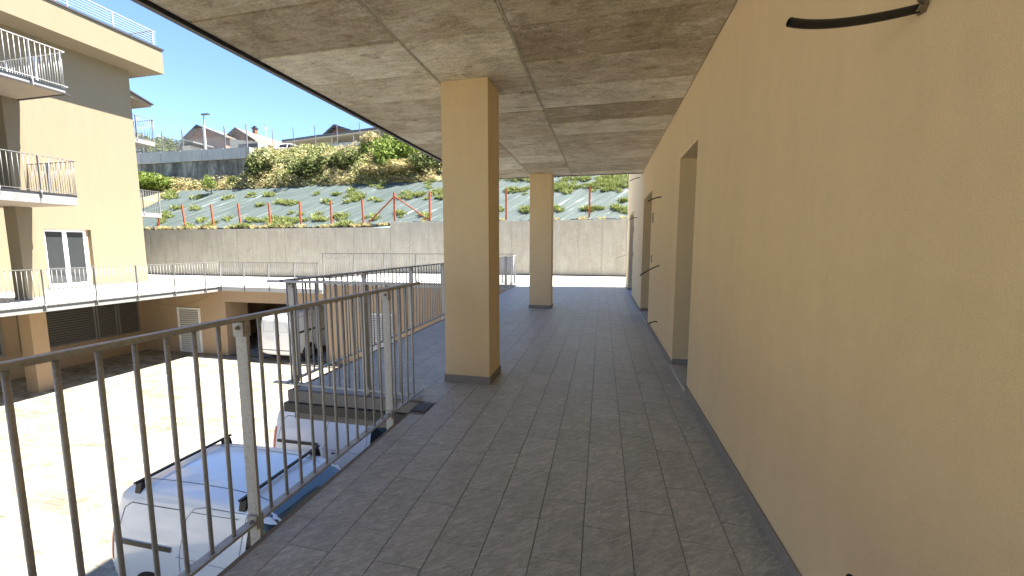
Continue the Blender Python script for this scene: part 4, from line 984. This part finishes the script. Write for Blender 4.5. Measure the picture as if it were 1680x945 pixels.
    decal('windscreen', lambda u, v: (0, (-.74 + 1.48 * u) * (1 - .13 * v) * Y_, (fz[0] + (fz[1] - fz[0]) * v) * Z_), 14, 8, (-1, 0, 0), .006, 'screen')
    decal('wiper_cowl', lambda u, v: (0, (-.76 + 1.52 * u) * Y_, (fz[0] - .05 + .05 * v) * Z_), 14, 2, (-1, 0, 0), .008, 'black')
    for yy in (-.45, .15): 
        r_ = project(bvh, [(0, yy * Y_, (fz[0] + .01) * Z_), (0, (yy + .45) * Y_, (fz[0] + .12) * Z_)], Vector((-1, 0, 0)), .03)
        if None not in r_: put('wiper', MB().tube([tuple(r_[0]), tuple(r_[1])], .009, 5).mesh('wiper', 'black'), e)
    decal('grille', lambda u, v: (0, (-.5 + u) * Y_, (.5 + .14 * v) * Z_), 8, 2, (-1, 0, 0), .01, 'black')
    # rear
    bk = (1, 0, 0); cb = lambda p_: (0, p_.x * Y_, p_.y * Z_)
    if panel_van:
        line('rear_door_seam', [(0, .45), (0, 1.68)], bk, cb); line('rear_door_seam', [(-.72, .5), (-.74, 1.0), (-.6, 1.64)], bk, cb); line('rear_door_seam', [(.72, .5), (.74, 1.0), (.6, 1.64)], bk, cb)
        line('panel_crease', [(-.6, 1.12), (-.52, 1.52), (-.06, 1.55), (-.06, 1.12), (-.6, 1.12)], bk, cb); line('panel_crease', [(.6, 1.12), (.52, 1.52), (.06, 1.55), (.06, 1.12), (.6, 1.12)], bk, cb)
        for sg in (1, -1): decal('tail_lamp', lambda u, v: (0, sg * (.745 + .1 * u) * Y_, (.74 + .5 * v) * Z_), 3, 8, bk, .01, 'red')
        decal('number_plate', lambda u, v: (0, (.12 + .4 * u) * Y_, (.80 + .11 * v) * Z_), 3, 2, bk, .018, 'white'); line('bumper_gap', [(-.74, .46), (.74, .46)], bk, cb, 'black', .03)
        decal('handle', lambda u, v: (0, (-.06 - .16 * u) * Y_, (.98 + .04 * v) * Z_), 3, 2, bk, .03, 'black')
    else:
        decal('rear_window', lambda u, v: (0, (-.58 + 1.16 * u) * Y_, (1.02 + .26 * v) * Z_), 8, 4, bk, .008, 'glass')
    # roof
    if panel_van:
        dn = (0, 0, -1); cr = lambda p_: (p_.x * X, p_.y * Y_, 0)
        line('roof_crease', [(-1.95, -.5), (.3, -.5)], dn, cr, w_=.01); line('roof_crease', [(-1.95, .5), (.3, .5)], dn, cr, w_=.01); line('roof_seam', [(-1.88, -.62), (-1.9, 0), (-1.88, .62)], dn, cr, w_=.01)
    if bars:
        for xb in (-1.72, .08):
            r_ = project(bvh, [(xb, -.62, 0), (xb, .62, 0)], Vector((0, 0, -1)), 0)
            z_ = max(r_[0].z, r_[1].z) + .085
            b_ = put('roof_bar', MB().box(xb - .022, xb + .022, -.75, .75, z_, z_ + .028).mesh('roof_bar', 'black'), e)
            for sg in (-1, 1): f_ = put('bar_foot', MB().prism([(sg * .60, r_[0].z - .03), (sg * .73, r_[0].z - .06), (sg * .70, z_ + .002), (sg * .6, z_ + .002)], xb - .05, xb + .05, 'x').mesh('bar_foot', 'black'), b_)
    bm.free(); ev.to_mesh_clear()
    return e
v1 = make_vehicle('parked_van', VAN, 'white van with two black roof bars parked right below the near railing', 'van', bars=True); v1.location = (-4.66, 4.74, G)
v2 = make_vehicle('parked_van', VAN, 'white van without roof bars, parked behind the one with roof bars', 'van'); v2.location = (-4.72, 7.7, G)
v3 = make_vehicle('parked_van', VAN, 'tall white van parked rear outwards in the garage opening', 'van', k=(1.12, 1.06, 1.28)); v3.location = (-14.05, 17.0, G); v3.rotation_euler.z = R(90)
c4 = make_vehicle('parked_car', CAR, 'low white car half hidden below the walkway platform, beyond the second van', 'car', panel_van=False); c4.location = (-5.9, 10.0, G)
q = onY(505, 240, 40); c5 = make_vehicle('parked_car', CAR, 'pale car parked on the terrace in front of the long low house', 'car', panel_van=False); c5.location = (q.x, 38, q.z - 1.75); c5.rotation_euler.z = R(12)
